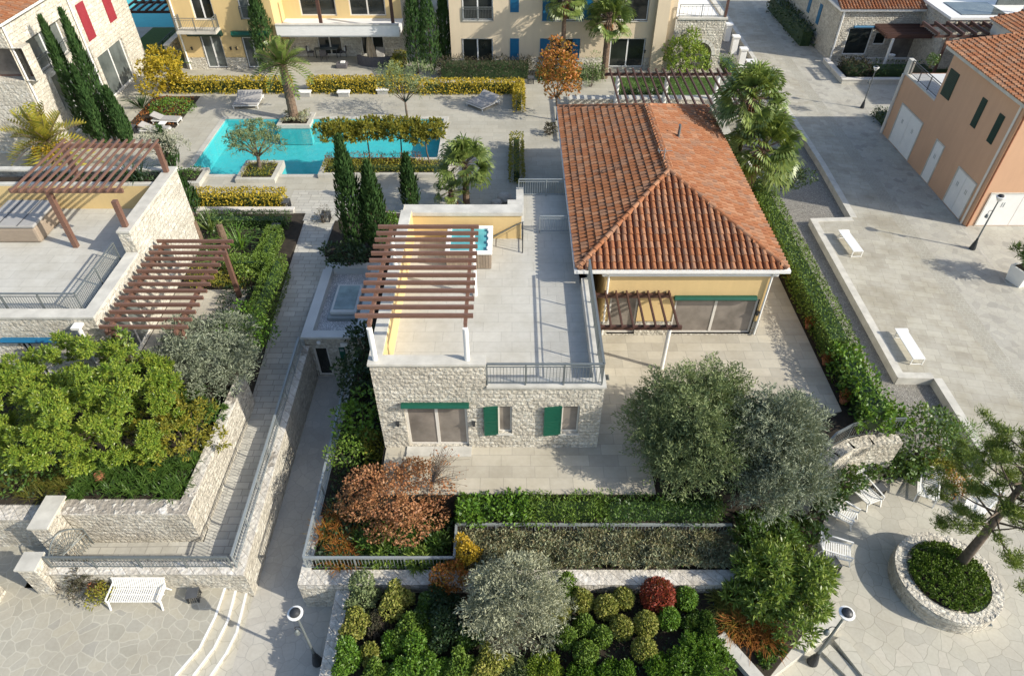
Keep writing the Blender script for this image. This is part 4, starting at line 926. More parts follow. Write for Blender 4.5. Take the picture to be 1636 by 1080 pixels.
leafmat('clipped', [(.03, .06, .008), (.05, .09, .010), (.075, .12, .015), (.10, .14, .02)], .08)
leafmat('olive', [(.07, .085, .055), (.11, .13, .085), (.16, .18, .125), (.23, .25, .19)], .12, .6, .3)
leafmat('olive_pale', [(.12, .13, .085), (.18, .19, .125), (.25, .26, .18), (.34, .34, .25)], .12, .6, .3)
leafmat('olive_green', [(.06, .085, .035), (.09, .12, .05), (.13, .16, .07), (.19, .21, .12)], .15, .6, .3)
leafmat('cypress', [(.012, .032, .010), (.022, .050, .014), (.036, .075, .02), (.055, .095, .03)], .08, .7, .2)
leafmat('yellow', [(.10, .11, .012), (.22, .19, .018), (.36, .27, .025), (.45, .33, .03), (.14, .15, .02)], .25)
leafmat('yellowgreen', [(.06, .08, .012), (.12, .12, .018), (.22, .19, .022), (.10, .12, .02), (.28, .22, .03)], .25)
leafmat('red', [(.15, .055, .025), (.25, .10, .042), (.34, .155, .07), (.40, .21, .10), (.20, .11, .04)], .2)
leafmat('deepred', [(.10, .018, .012), (.20, .03, .018), (.28, .05, .025), (.14, .05, .02)], .2)
leafmat('autumn', [(.16, .09, .015), (.34, .12, .022), (.42, .15, .04), (.30, .18, .025), (.20, .17, .03)], .25)
leafmat('gold', [(.22, .13, .012), (.40, .26, .02), (.50, .34, .03), (.16, .09, .015)], .25)
leafmat('palm', [(.045, .075, .015), (.08, .12, .025), (.13, .17, .04), (.18, .21, .06)], .18, .4, .5)
leafmat('palm_yellow', [(.08, .10, .015), (.15, .16, .02), (.26, .22, .03), (.34, .27, .04)], .18, .4, .5)
leafmat('pine', [(.035, .06, .008), (.06, .09, .012), (.10, .13, .02), (.14, .16, .03)], .12, .5, .4)
leafmat('lavender', [(.06, .09, .03), (.12, .15, .075), (.19, .21, .14), (.15, .12, .065), (.10, .14, .06), (.22, .23, .17)], .12, .7, .2, .6, .9)
leafmat('brownshrub', [(.045, .035, .03), (.07, .055, .04), (.06, .065, .035), (.10, .08, .055)], .1, .7, .2)
leafmat('grass', [(.06, .09, .012), (.11, .13, .018), (.16, .15, .03), (.20, .14, .03)], .2)
leafmat('variegated', [(.03, .07, .012), (.07, .12, .02), (.13, .18, .03), (.24, .28, .07)], .2, .4, .5)
leafmat('balls', [(.05, .07, .012), (.09, .11, .018), (.15, .16, .03), (.21, .20, .05), (.10, .08, .03)], .2)
leafmat('rusty', [(.10, .03, .012), (.22, .07, .015), (.30, .11, .02), (.12, .10, .02)], .2)
leafmat('blossom', [(.20, .21, .14), (.30, .31, .22), (.45, .45, .36), (.16, .17, .10)], .15)

def unit(v): return v/np.maximum(np.linalg.norm(v, axis=-1, keepdims=True), 1e-9)
def leaf_arrays(pos, d, nrm, L, W, fold=.0):
    """one diamond-shaped leaf per row"""
    n = len(pos); d = unit(d); w = unit(np.cross(d, nrm)+1e-6); up = np.cross(w, d)
    L = np.broadcast_to(np.asarray(L, dtype=float), (n,))[:, None]; W = np.broadcast_to(np.asarray(W, dtype=float), (n,))[:, None]
    a = pos; b = pos+d*L*.45+w*W*.5+up*W*fold; c = pos+d*L; e = pos+d*L*.45-w*W*.5+up*W*fold
    return np.stack([a, b, c, e], 1).reshape(-1, 3)
def leaf_obj(name, parent, arrs, mat, loc=None):
    V = np.concatenate(arrs); F = np.arange(len(V)).reshape(-1, 4)
    return mkobj(name, V, F, LEAF[mat], parent, loc)
def on_blobs(blobs, n, depth=.4, zcut=-.7):
    B = np.array(blobs, dtype=float); wgt = (B[:, 3]*B[:, 4]+B[:, 3]*B[:, 5]+B[:, 4]*B[:, 5]); wgt /= wgt.sum()
    k = RNG.choice(len(B), n, p=wgt); u = unit(RNG.normal(size=(n, 3)))
    bad = u[:, 2] < zcut; u[bad, 2] *= -1
    r = 1-depth*RNG.random(n)**1.6
    pos = B[k, :3]+u*r[:, None]*B[k, 3:]; nr = unit(u/B[k, 3:])
    inside = np.zeros(n, bool)
    for j in range(len(B)):
        q = (pos-B[j, :3])/B[j, 3:]; inside |= ((q**2).sum(1) < (1-depth*1.1)**2) & (k != j)
    return pos[~inside], nr[~inside]
def lumps(c, rad, n, sub, flat=1.0, core=None):
    """a crown: a main mass and n smaller masses breaking its outline"""
    c = np.array(c, dtype=float); rad = np.array(rad, dtype=float); out = [(*c, *(rad*(core or (.72 if n < 60 else .62))))]
    for i in range(n):
        t = 2*math.pi*(i*.618+.1*RNG.random()); z = -0.45+1.4*((i+.5)/n); z = min(z, .97); h = math.sqrt(max(0, 1-z*z))
        u = np.array([math.cos(t)*h, math.sin(t)*h, z]); s = sub*(.6+.8*RNG.random())
        p = c+u*rad*(1-.5*sub+.08*RNG.normal()); out.append((*p, rad[0]*s, rad[1]*s, rad[2]*s*flat))
    return out
def leaves_on(pos, nr, L, W, out=.5, up=.15, jit=.8, fold=.12):
    n = len(pos); d = nr*out+RNG.normal(size=(n, 3))*jit*.6+np.array([0, 0, up]); nn = nr+RNG.normal(size=(n, 3))*.45+np.array([0, 0, .3])
    s = .7+.6*RNG.random(n)
    return leaf_arrays(pos, d, nn, L*s, W*s, fold)
def rosettes(pos, nr, L, W, k=9):
    n = len(pos); nr = unit(nr+np.array([0, 0, .55])+RNG.normal(size=(n, 3))*.25)
    ref = unit(np.cross(nr, RNG.normal(size=(n, 3)))); ref2 = np.cross(nr, ref); out = []
    for i in range(k):
        t = 2*math.pi*i/k+RNG.random(n)*.5; lean = .25+.75*((i % 3)/2)
        rad = ref*np.cos(t)[:, None]+ref2*np.sin(t)[:, None]; d = unit(nr*(1.0-lean*.75)+rad*lean)
        out.append(leaf_arrays(pos-nr*.04*(i % 3), d, nr+rad*.2, L*(.8+.4*RNG.random(n)), W, .12))
    return out
def sprays(pos, nr, L, W, k=9, tw=.4, droop=-.1):
    n = len(pos); ax = unit(nr*.75+RNG.normal(size=(n, 3))*.4+np.array([0, 0, .5])); out = []
    for i in range(k):
        s = (i+.5)/k; p = pos+ax*tw*s+np.array([0, 0, droop])*s*s
        side = unit(np.cross(ax, RNG.normal(size=(n, 3)))); d = ax*.75+side*.8
        out.append(leaf_arrays(p, d, np.cross(side, ax)+RNG.normal(size=(n, 3))*.3, L*(.8+.4*RNG.random(n)), W))
    return out
def limb_tree(parent, base, blobs, r0, mat='bark', fork=.45, name='trunk', nlimb=9, bend=.15):
    m = MB(); base = Vector(base); B = blobs
    c = Vector((sum(b[0] for b in B)/len(B), sum(b[1] for b in B)/len(B), sum(b[2] for b in B)/len(B)))
    f = base.lerp(c, fork); f.x += random.uniform(-bend, bend)
    mid = base.lerp(f, .5)+Vector((random.uniform(-bend, bend), random.uniform(-bend, bend), 0))*.5
    m.tube([base-Vector((0, 0, .1)), base+Vector((0, 0, .12)), mid, f], [r0*1.5, r0*1.1, r0*.9, r0*.8], 10)
    for b in B[:nlimb]:
        q = Vector(b[:3]); k = f.lerp(q, .5)+Vector((random.uniform(-.15, .15), random.uniform(-.15, .15), .12))
        m.tube([f-Vector((0, 0, .05)), k, q+Vector((0, 0, b[5]*.3))], [r0*.55, r0*.35, r0*.1], 6)
    return m.build(name, mat, parent, smooth=True)
def grove(name, label, base, parts, mat, n, L, W, r0, k=9, tw=.55):
    """an irregular crown made of several leafy masses"""
    t = thing(name, label, 'tree', base); B = []
    for (dx, dy, dz, r, rz) in parts: B += lumps((base[0]+dx*1.06, base[1]+dy*1.06, base[2]+dz), (r*1.07, r*1.07, rz*1.07), 16, .26, 1.0, .62)
    pos, nr = on_blobs(B, n, .42, -.75); ok = pos[:, 2] > base[2]+.02; A = sprays(pos[ok], nr[ok], L, W, k, tw); leaf_obj('crown', t, A, mat)
    limb_tree(t, base, [(base[0]+dx, base[1]+dy, base[2]+dz, r, r, rz) for dx, dy, dz, r, rz in parts], r0); return t
def depth_at(v, z): return (CH-z)/(sP+(v-540)/CF*cP)
def tree(name, label, base, c, rad, style, mat, n, L, W, r0=.12, nsub=14, sub=.42, group=None, cat='tree', depth=.4, k=9, tw=.4, fork=.45, nlimb=9, zcut=-.7, trunk=True, core=None):
    t = thing(name, label, cat, base, group); B = lumps(c, rad, nsub, sub, 1.0, core)
    pos, nr = on_blobs(B, n, depth, zcut); ok = pos[:, 2] > base[2]+.02; pos, nr = pos[ok], nr[ok]
    if style == 'leaf': A = [leaves_on(pos, nr, L, W)]
    elif style == 'rosette': A = rosettes(pos, nr, L, W, k)
    else: A = sprays(pos, nr, L, W, k, tw)
    leaf_obj('crown', t, A, mat)
    if trunk: limb_tree(t, base, B, r0, fork=fork, nlimb=nlimb)
    return t
def shrub(name, label, u, v, rpx, z, mat, n=1200, L=.11, W=.06, style='leaf', hr=.9, nsub=6, sub=.45, group=None, k=7, tw=.25, cat='shrub', depth=.35, wide=1.0, deep=1.0, lift=None):
    """rounded shrub seen at pixel (u,v) with radius rpx, growing from the level z"""
    r = rpx*depth_at(v, z+.5)/CF; zc = z+(r*hr*.85 if lift is None else lift); p = P(u, v, zc)
    t = thing(name, label, cat, (p.x, p.y, z), group)
    B = lumps((p.x, p.y, zc), (r*wide, r*deep, r*hr), nsub, sub) if nsub else [(p.x, p.y, zc, r*wide, r*deep, r*hr)]
    pos, nr = on_blobs(B, n, depth, -.8); ok = pos[:, 2] > z-.05; pos, nr = pos[ok], nr[ok]
    A = [leaves_on(pos, nr, L, W)] if style == 'leaf' else (rosettes(pos, nr, L, W, k) if style == 'rosette' else sprays(pos, nr, L, W, k, tw))
    leaf_obj('foliage', t, A, mat)
    m = MB()
    for i in range(5):
        a = 2*math.pi*i/5; m.tube([(p.x+.05*math.cos(a), p.y+.05*math.sin(a), z-.1), (p.x+r*.5*math.cos(a), p.y+r*.5*math.sin(a), zc+r*hr*.3)], [.03, .012], 5)
    m.build('stem', 'bark', t); return t
def box_points(x0, x1, y0, y1, z0, z1, n, wob=.06):
    dx, dy, dz = x1-x0, y1-y0, z1-z0; ar = np.array([dx*dy*1.4, dx*dz, dx*dz, dy*dz, dy*dz]); k = RNG.choice(5, n, p=ar/ar.sum())
    u = RNG.random((n, 3)); pos = np.array([x0, y0, z0])+u*np.array([dx, dy, dz]); nr = np.zeros((n, 3))
    for j, (ax, val, s) in enumerate(((2, z1, 1), (1, y0, -1), (1, y1, 1), (0, x0, -1), (0, x1, 1))):
        q = k == j; pos[q, ax] = val; nr[q, ax] = s
    wv = np.sin(pos[:, 0]*2.1+pos[:, 1]*1.3)*.5+np.sin(pos[:, 0]*5.3-pos[:, 1]*4.1+pos[:, 2]*3)*.5
    pos += nr*(wv*wob-RNG.random(n)**1.5*wob*3)[:, None]
    return pos, nr
def hedge(label, b, mat, n, L=.09, W=.05, group=None, wob=.05, name='hedge', cat='hedge', rot=None):
    t = thing(name, label, cat, ((b[0]+b[1])/2, (b[2]+b[3])/2, b[4]), group)
    pos, nr = box_points(*b, n, wob); leaf_obj('foliage', t, [leaves_on(pos, nr, L, W, .35, .2)], mat)
    e = .27; m = MB().box(b[0]+e, b[1]-e, b[2]+e, b[3]-e, b[4], b[5]-e)  # solid dark box added to close gaps; its colour stands for inner shade
    mkobj('dark_core', np.array(m.v), m.f, LEAF['dark'], t); return t
def cypress(label, base, h, r, n=2600, group=None, lean=0.0, mat='cypress'):
    t = thing('cypress_tree', label, 'cypress', base, group); s = RNG.random(n)**.8
    prof = np.interp(s, [0, .05, .2, .5, .8, .95, 1], [.5, .8, 1, .86, .45, .16, .03])*r
    th = RNG.random(n)*2*math.pi; lob = 1+.13*np.sin(th*5+s*9)+.08*np.sin(th*3-s*23); rr = prof*lob*(1-.4*RNG.random(n)**2)
    pos = np.stack([base[0]+rr*np.cos(th)+lean*s*h, base[1]+rr*np.sin(th), base[2]+.15+s*(h-.3)], 1)
    o = np.stack([np.cos(th), np.sin(th), np.zeros(n)], 1)
    A = leaf_arrays(pos, o*.32+np.array([0, 0, 1.0])+RNG.normal(size=(n, 3))*.16, o+RNG.normal(size=(n, 3))*.4, .34*(.6+.7*RNG.random(n)), .10)
    leaf_obj('crown', t, [A], mat)
    MB().tube([(base[0], base[1], base[2]-.1), (base[0]+lean*h*.6, base[1], base[2]+h*.6)], [.1, .03], 7).build('trunk', 'bark', t); return t
def fan_palm(label, base, zc, rad, n=34, group=None, trunk_r=.17, lean=(0, 0), mat='palm', skirt=True):
    t = thing('fan_palm', label, 'palm tree', base, group); top = Vector((base[0]+lean[0], base[1]+lean[1], zc)); A = []
    stalks = MB()
    for i in range(n):
        f = (i+.5)/n; az = i*2.39996+RNG.random()*.3; el = R(84-122*f+9*RNG.normal()); pl = rad*(.52+.14*RNG.random())*(.75+.25*f)
        d = np.array([math.cos(az)*math.cos(el), math.sin(az)*math.cos(el), math.sin(el)])
        hub = np.array(top)+d*pl-np.array([0, 0, .10*pl*(1-abs(math.sin(el)))])
        stalks.tube([top, Vector(hub)], [.028, .014], 4, False)
        dd = unit(d+np.array([0, 0, -.55*f*RNG.random()])+RNG.normal(size=3)*.15); side = unit(np.cross(dd, [0, 0, 1.0])+1e-4); nn = np.cross(side, dd); ro_ = RNG.normal()*.55; side, nn = side*math.cos(ro_)+nn*math.sin(ro_), nn*math.cos(ro_)-side*math.sin(ro_)
        m = 22; ang = np.linspace(-1.75, 1.75, m)+RNG.normal(size=m)*.03; ll = rad*.53*(1-.16*np.abs(ang))*(.9+.2*RNG.random(m))
        ld = dd*np.cos(ang)[:, None]+side*np.sin(ang)[:, None]+nn*(.12+.1*np.cos(ang))[:, None]
        hubs = np.repeat(hub[None], m, 0); w = np.cross(ld, nn); midp = hubs+ld*ll[:, None]*.62
        A.append(leaf_arrays(hubs, ld, np.repeat(nn[None], m, 0)+w*RNG.normal(size=(m, 1))*.25, ll*.78, rad*.066))
        tipd = ld+np.array([0, 0, -.9]); A.append(leaf_arrays(midp, tipd, np.repeat(nn[None], m, 0), ll*.38, rad*.05))
    leaf_obj('crown', t, A, mat); stalks.build('stalks', 'palmbark', t)
    b = Vector(base); m = MB(); mid = b.lerp(top, .5)+Vector((lean[0]*.1, 0, 0)); k = 14; pts = []; rr = []
    for i in range(k+1):
        s = i/k; pts.append(b.lerp(mid, s).lerp(mid.lerp(top, s), s)); rr.append(trunk_r*(1.25-.35*s)*(1+.05*(i % 2)))
    m.tube(pts, rr, 10).build('trunk', 'palmbark', t)
    if skirt:
        m_ = 60; th = RNG.random(m_)*2*math.pi; o = np.stack([np.cos(th), np.sin(th), np.zeros(m_)], 1)
        pos = np.array(top)-np.array([0, 0, .15])-np.stack([0*th, 0*th, RNG.random(m_)*.7], 1)+o*trunk_r
        leaf_obj('dead_fronds', t, [leaf_arrays(pos, o*.6+np.array([0, 0, -1.0]), o, .55, .09)], 'rusty')
    return t
def date_palm(label, base, zc, rad, n=44, mat='palm', group=None, trunk_r=.26, fruit=False, elmin=-35):
    t = thing('date_palm', label, 'palm tree', base, group); top = np.array([base[0], base[1], zc]); A = []; ribs = MB()
    for i in range(n):
        f = (i+.5)/n; az = i*2.39996; el = R(82-(82-elmin)*f); L = rad*(.85+.25*RNG.random())*(.8+.2*f)
        h = np.array([math.cos(az), math.sin(az), 0]); k = 15; s = (np.arange(k)+1)/k
        arcz = np.sin(el)*s*L-(.24+.24*f)*L*s**2*math.cos(el)**.7; arch_ = np.cos(el)*s*L*(1-.12*s)
        pts = top+h*arch_[:, None]+np.array([0, 0, 1.0])*arcz[:, None]
        tan = unit(np.gradient(pts, axis=0)); side = np.cross(tan, [0, 0, 1.0]); side = unit(side+1e-5); nn = np.cross(side, tan)
        ll = rad*.2*np.sin(np.clip(s*1.05+.12, 0, 1)*math.pi)**.6
        for sg in (1, -1):
            d = tan*.65+side*sg*.75+nn*.55; A.append(leaf_arrays(pts, d, nn, ll, .095))
            A.append(leaf_arrays(pts-tan*(L/k*.5), d+np.array([0, 0, -.2]), nn, ll*.95, .08))
        ribs.tube([Vector(top)]+[Vector(p) for p in pts[::5]], [.03, .024, .02, .014, .008, .005][:1+len(pts[::5])], 4, False)
    leaf_obj('crown', t, A, mat); ribs.build('ribs', 'palmbark', t)
    b = Vector(base); k = max(6, int((zc-base[2])/.22)); m = MB()
    m.tube([b.lerp(Vector(top), i/k) for i in range(k+1)], [trunk_r*(1.15-.25*i/k)*(1+.07*(i % 2)) for i in range(k+1)], 12).build('trunk', 'palmbark', t)
    if fruit:
        for j in range(4):
            a = -1.9+j*.7; c = top+np.array([math.cos(a)*.9, math.sin(a)*.9, -.35]); pos, nr = on_blobs([(*c, .28, .28, .42)], 260, .5, -1)
            leaf_obj('fruit_cluster', t, [leaves_on(pos, nr, .1, .08)], 'gold')
    return t
def tufts(name, label, pts, L, W, mat, per=26, up=.9, spread=.8, cat='plant', group=None, z=None, kind=None, lvar=.35):
    """strap-leaved clumps growing at pts"""
    A = []
    for p in pts:
        th = RNG.random(per)*2*math.pi; o = np.stack([np.cos(th), np.sin(th), np.zeros(per)], 1); sp = spread*RNG.random(per)[:, None]
        pos = np.repeat(np.array(p, dtype=float)[None], per, 0)+o*.06; d = unit(o*sp+np.array([0, 0, up])); l = L*(1-lvar+2*lvar*RNG.random(per))
        A.append(leaf_arrays(pos, d, np.array([0, 0, 1.0])-d*d[:, 2:]+1e-3, l, W)); tip = pos+d*(l*.8)[:, None]
        A.append(leaf_arrays(tip, d+o*.7+np.array([0, 0, -.75]), np.array([0, 0, 1.0])+o*.5, l*.55, W*.7))
    o = leaf_obj(name, None, A, mat, tuple(pts[0]))
    if kind: o['kind'] = kind
    else: tag(o, label, cat, group)
    return o
def cover(name, poly_pts, mat, n, L, W, z, h=.25, style='leaf'):
    """ground cover over a rectangle: too many plants to count"""
    x0, x1, y0, y1 = poly_pts; x = x0+(x1-x0)*RNG.random(n); y = y0+(y1-y0)*RNG.random(n)
    hh = h*(.45+.35*np.sin(x*3.1+y*1.7)*np.sin(y*4.3-x*1.1)+.35*RNG.random(n))
    pos = np.stack([x, y, z+np.maximum(hh, .02)], 1); nr = unit(np.stack([RNG.normal(size=n)*.5, RNG.normal(size=n)*.5, np.ones(n)], 1))
    A = [leaves_on(pos, nr, L, W, .4, .3)] if style == 'leaf' else (rosettes(pos, nr, L, W, 7) if style == 'rosette' else sprays(pos, nr, L, W, 6, .22, -.02))
    o = leaf_obj(name, None, A, mat, (x0, y0, z)); o['kind'] = 'stuff'; return o

# ---------------------------------------------------------------- foreground, left
tree('broadleaf_tree', 'broad yellow-green tree with glossy rosettes in the left garden bed', (-16.9, 17.7, -.6), (-17.0, 18.0, 1.75), (3.75, 2.75, 2.5), 'rosette', 'yg', 7500, .15, .06, .16, 150, .10, k=9, depth=.5, fork=.3, nlimb=16)
tree('olive_tree', 'grey-green olive tree beside the lower left pergola', (-13.3, 21.2, -.3), (-13.35, 21.3, 1.2), (2.0, 1.6, 1.5), 'spray', 'olive', 2300, .18, .042, .1, 34, .21, k=8, tw=.5, depth=.4, core=.6)
shrub('shrub', 'yellowish green shrub between the broad tree and the sloping stone wall', 292, 690, 56, -.6, 'yellowgreen', 420, .2, .07, 'rosette', 1.0, 8, k=8)
shrub('shrub', 'dark green bushy shrub at the foot of the grey olive tree', 310, 655, 40, -.6, 'green', 300, .18, .07, 'rosette', .9, 5, k=8)
shrub('shrub', 'leafy shrub spilling toward the brick path beside the left patio', 378, 537, 44, -.2, 'bright', 1500, .16, .09, 'leaf', .95, 7)
shrub('shrub', 'low dark shrub under the broad tree near the boundary wall', 60, 735, 60, -.6, 'green', 1100, .16, .08, 'leaf', .6, 6)
pts = [(x, y, -.6) for x, y in zip(-17.0+4.3*RNG.random(75), 15.35+1.7*RNG.random(75))]
tufts('strap_leaf_plants', '', pts, .5, .05, 'green', 26, 1.0, .9, kind='stuff')
pts = [(x, y, -.6) for x, y in zip(-24+6.9*RNG.random(60), 15.3+1.4*RNG.random(60))]
tufts('tall_grass', '', pts, .5, .025, 'grass', 30, 1.0, 1.0, kind='stuff')
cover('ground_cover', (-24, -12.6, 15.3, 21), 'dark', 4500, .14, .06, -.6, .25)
tree('sapling', 'sapling with pale green leaves poking above the patio shrubs', (-15.9, 20.6, -.6), (-15.9, 20.6, 2.6), (.28, .28, 1.0), 'leaf', 'variegated', 260, .2, .09, .03, 5, .5)
shrub('shrub', 'twiggy potted shrub left of the white slatted bench', 140, 925, 24, -2.6, 'brownshrub', 420, .14, .04, 'spray', 1.0, 5, k=4)
shrub('shrub', 'small green shrub touching the left end of the white slatted bench', 162, 948, 22, -2.6, 'yellowgreen', 500, .11, .05, 'leaf', .9, 5)

# ---------------------------------------------------------------- left formal garden
hedge('clipped hedge with sunlit top running beside the brick path', (-12.75, -11.95, 24.2, 29.5, -.7, 1.0), 'clipped', 6500, .085, .05, wob=.02)
hedge('short clipped hedge turning away from the brick path toward the left patio', (-14.9, -12.75, 28.75, 29.5, 0, 1.0), 'clipped', 2600, .085, .05, wob=.02)
hedge('clipped hedge block just beyond the hedge corner in the left garden', (-13.7, -12.9, 29.5, 32.4, 0, .9), 'clipped', 3000, .085, .05, wob=.02)
hedge('low dark hedge under the yellow hedge in front of the pool deck', (-18.0, -12.9, 33.2, 34.2, 0, .75), 'green', 2200, .10, .06)
cover('ground_cover', (-17.2, -12.9, 29.6, 33.2), 'green', 1500, .14, .07, 0, .3); cover('ground_cover', (-14.8, -12.8, 24.5, 28.7), 'dark', 1500, .13, .06, 0, .3)
cover('ground_cover', (-17.2, -14.0, 27.8, 29.6), 'yellowgreen', 700, .12, .06, 0, .3)
hedge('low yellow-green planting strip at the far end of the left patio', (-16.6, -13.9, 27.85, 28.6, 0, .4), 'yellowgreen', 900, .1, .05)
def rosette_palm(label, p, L, mat='palm', per=46, W=.07): return tufts('dwarf_palm', label, [p], L, W, mat, per, .75, 1.3, 'plant')
rosette_palm('spiky dwarf palm in the shade beneath the yellow deck hedge', (P(338, 368, .2).x, P(338, 368, .2).y, 0), 1.1)
rosette_palm('bright green dwarf palm right of the tall post of the left pergola', (P(382, 390, .4).x, P(382, 390, .4).y, 0), 1.2, 'bright')
rosette_palm('pale spiky dwarf palm tucked between left pergola and hedge corner', (P(366, 428, .3).x, P(366, 428, .3).y, 0), 1.1, 'variegated')
shrub('shrub', 'loose variegated shrub inside the left hedge corner', 395, 440, 18, 0, 'variegated', 420, .14, .08, 'leaf', .9, 5)
for i, (u, v, l) in enumerate(((270, 262, 'slim cone conifer behind the left roof terrace near the pale blossom tree'), (300, 335, 'slim cone conifer squeezed against the white side wall of the left house'))):
    p = P(u+8, v+8, 0); cypress(l, (p.x, p.y, 0), 2.9-.2*i, .55, 1100)
for i, (a, b, l) in enumerate((((302, 318), (322, 390), 'bare stubby palm trunk rising by the corner of the left house'), ((350, 362), (362, 395), 'bare stubby palm trunk beside the top post of the left pergola'))):
    p = P(b[0], b[1], 0); t = thing('palm_stump', l, 'palm trunk', (p.x, p.y, 0)); MB().tube([(p.x, p.y, -.1), (p.x, p.y, .7), (p.x, p.y, 1.5)], [.24, .2, .17], 10).build('trunk', 'palmbark', t)
    A = []
    m_ = 12; th = RNG.random(m_)*6.28; o = np.stack([np.cos(th), np.sin(th), np.ones(m_)*.6], 1); leaf_obj('crown', t, [leaf_arrays(np.repeat([[p.x, p.y, 1.48]], m_, 0), o, o+.1, .35, .06)], 'palm')

# ---------------------------------------------------------------- cypresses
p = P(556, 412, 0); cypress('tall cypress leaning over the path behind the gravel roof', (-8.55, 31.4, 0), PY(516, 222, 31.4)[1]+.1, .72, 3200)
cypress('shorter cypress just left of the slatted roof pergola', (-7.35, 31.3, 0), PY(562, 260, 31.3)[1], .68, 2800)
cypress('slim cypress alone in front of the pleached trees', (-6.0, 35.2, 0), PY(636, 247, 35.2)[1], .5, 1800)
for (tu, tv), (bu, bv), r, l in (((58, 26), (150, 222), .58, 'tallest left cypress whose tip overlaps the loggia of the white building'), ((111, 105), (170, 232), .5, 'middle cypress, shorter, between two tall ones by the white building'),
                                 ((111, 15), (184, 224), .58, 'tall cypress in front of the white building glass doors'), ((158, 140), (206, 232), .5, 'rightmost cypress of the white building group, shorter than its neighbour')):
    b = P(bu, bv, 0); cypress(l, (b.x, b.y, 0), PY(tu, tv, b.y)[1], r, 3000, 'cypresses by the white building')
b = P(452, 88, 0); cypress('cypress growing against the yellow apartment building', (b.x, 56.6, 0), 6.6, .95, 2600)
for u, l, r, h in ((668, 'left cypress of the pair in the dark gap between the apartment buildings', .8, 7.6), (690, 'right cypress of the pair in the dark gap between the apartment buildings', .8, 7.4), (713, 'narrow cypress beside the corner of the beige apartment building', .55, 6.8)):
    b = P(u, 118 if u < 700 else 103, 0); cypress(l, (b.x, b.y, 0), h, r, 2300)

# ---------------------------------------------------------------- pool surroundings
hedge('yellow hedge strip along the near edge of the pool deck at left', (-19.1, -13.7, 35.35, 36.5, .03, .9), 'yellow', 3200, .13, .07)
wall_thing('kerb', 'pale kerb edging the garden below the near yellow hedge', [(-18.8, -13.0, 34.95, 35.2, .003, .3)], 'coping', 'offwhite')
hedge('long yellow hedge behind the pool, left of the date palm', (-27.0, -17.3, 52.2, 53.3, 0, 1.0), 'yellow', 4200, .15, .09)
hedge('long yellow hedge behind the pool, right of the date palm', (-15.9, -7.2, 52.2, 53.3, 0, 1.05), 'yellow', 4600, .15, .09)
hedge('yellow hedge behind the grey double lounger, ending at the deck corner', (-7.1, .9, 52.0, 53.0, 0, .95), 'yellow', 3600, .15, .09)
hedge('short yellow hedge running toward the camera beside the double lounger', (.1, .95, 48.9, 52.0, 0, 1.0), 'yellow', 1400, .13, .07)
hedge('yellow-green hedge running away from the pool terrace of the yellow building', (-9.9, -8.95, 53.4, 58.6, 0, 1.1), 'yellowgreen', 1900, .14, .08)
hedge('dark yellow hedge column by the walkway left of the tiled house', (-.15, .75, 38.4, 43.6, 0, 1.0), 'yellowgreen', 1900, .12, .07)
shrub('shrub', 'big golden bush at the left end of the pool hedge', 262, 118, 34, 0, 'yellow', 700, .22, .12, 'rosette', 1.0, 8)
shrub('shrub', 'clipped oval green mound on the pool deck behind two loungers', 275, 172, 30, 0, 'bright', 1700, .12, .06, 'leaf', .38, 0, wide=1.25, deep=1.0, lift=.25)
tufts('agave_plant', 'dark spiky agave left of the oval mound', [(P(225, 168, .3).x, P(225, 168, .3).y, 0)], 1.1, .12, 'dark', 40, .8, 1.2)
tufts('agave_plant', 'dark spiky agave at the corner of the yellow building', [(P(278, 105, .5).x, P(278, 105, .5).y, 0)], 1.5, .14, 'green', 50, .9, 1.2)
cover('ground_cover', (-27.6, -24.4, 46.5, 51.5), 'rusty', 900, .15, .08, 0, .15)
struct(sheet('garden_bed', rect(-27.8, -24.2, 46.3, 51.8), .004, 'soil')); struct(sheet('lawn', rect(-15.0, -9.9, 53.4, 55.0), .004, 'lawn'))
cover('lawn_grass', (-15.0, -9.9, 53.4, 55.0), 'bright', 2600, .12, .03, 0, .06)
def planter_box(label, b, soil='soil', body=True):
    r = thing('planter', label, 'planter', (b[0], b[2], b[4])); x0, x1, y0, y1, z0, z1 = b; w = .28; m = MB()
    for q in ((x0, x1, y0, y0+w), (x0, x1, y1-w, y1), (x0, x0+w, y0+w, y1-w), (x1-w, x1, y0+w, y1-w)): m.box(*q, max(z0, -.2), z1)
    if z0 < -.2: MB().box(x0+.03, x1-.03, y0+.03, y1-.03, z0, -.2).build('underwater_wall', 'basin', r)
    m.build('rim', 'terrace', r); MB().box(x0+w, x1-w, y0+w, y1-w, max(z0, -.199), z1-.08).build('soil', soil, r); return r
planter_box('square planter with olive tree jutting into the near side of the pool', (-17.5, -15.0, 38.5, 41.0, -1.45, .28))
planter_box('square planter island holding the date palm at the back of the pool', (-17.0, -14.6, 46.6, 48.8, -1.45, .07))
planter_box('long planter with pleached trees along the near side of the pool', (-12.4, -4.1, 39.1, 41.4, -1.45, .28))
tree('olive_tree', 'small round olive tree in the square planter by the pool', (-16.3, 39.9, .2), (-16.3, 39.9, 2.15), (1.45, 1.25, 1.05), 'spray', 'olive_green', 750, .15, .04, .13, 9, .45, k=8, tw=.3)
hedge('low clipped planting around the foot of the small poolside olive', (-17.15, -15.35, 38.85, 40.6, .2, .5), 'yellowgreen', 800, .1, .05)
hedge('low yellow-brown hedge filling the long poolside planter', (-12.1, -4.4, 39.4, 40.4, .2, .72), 'yellowgreen', 2200, .11, .06)
hedge('row of russet grasses behind the low hedge in the long planter', (-12.1, -6.0, 40.4, 41.0, .2, .85), 'rusty', 1300, .2, .03)
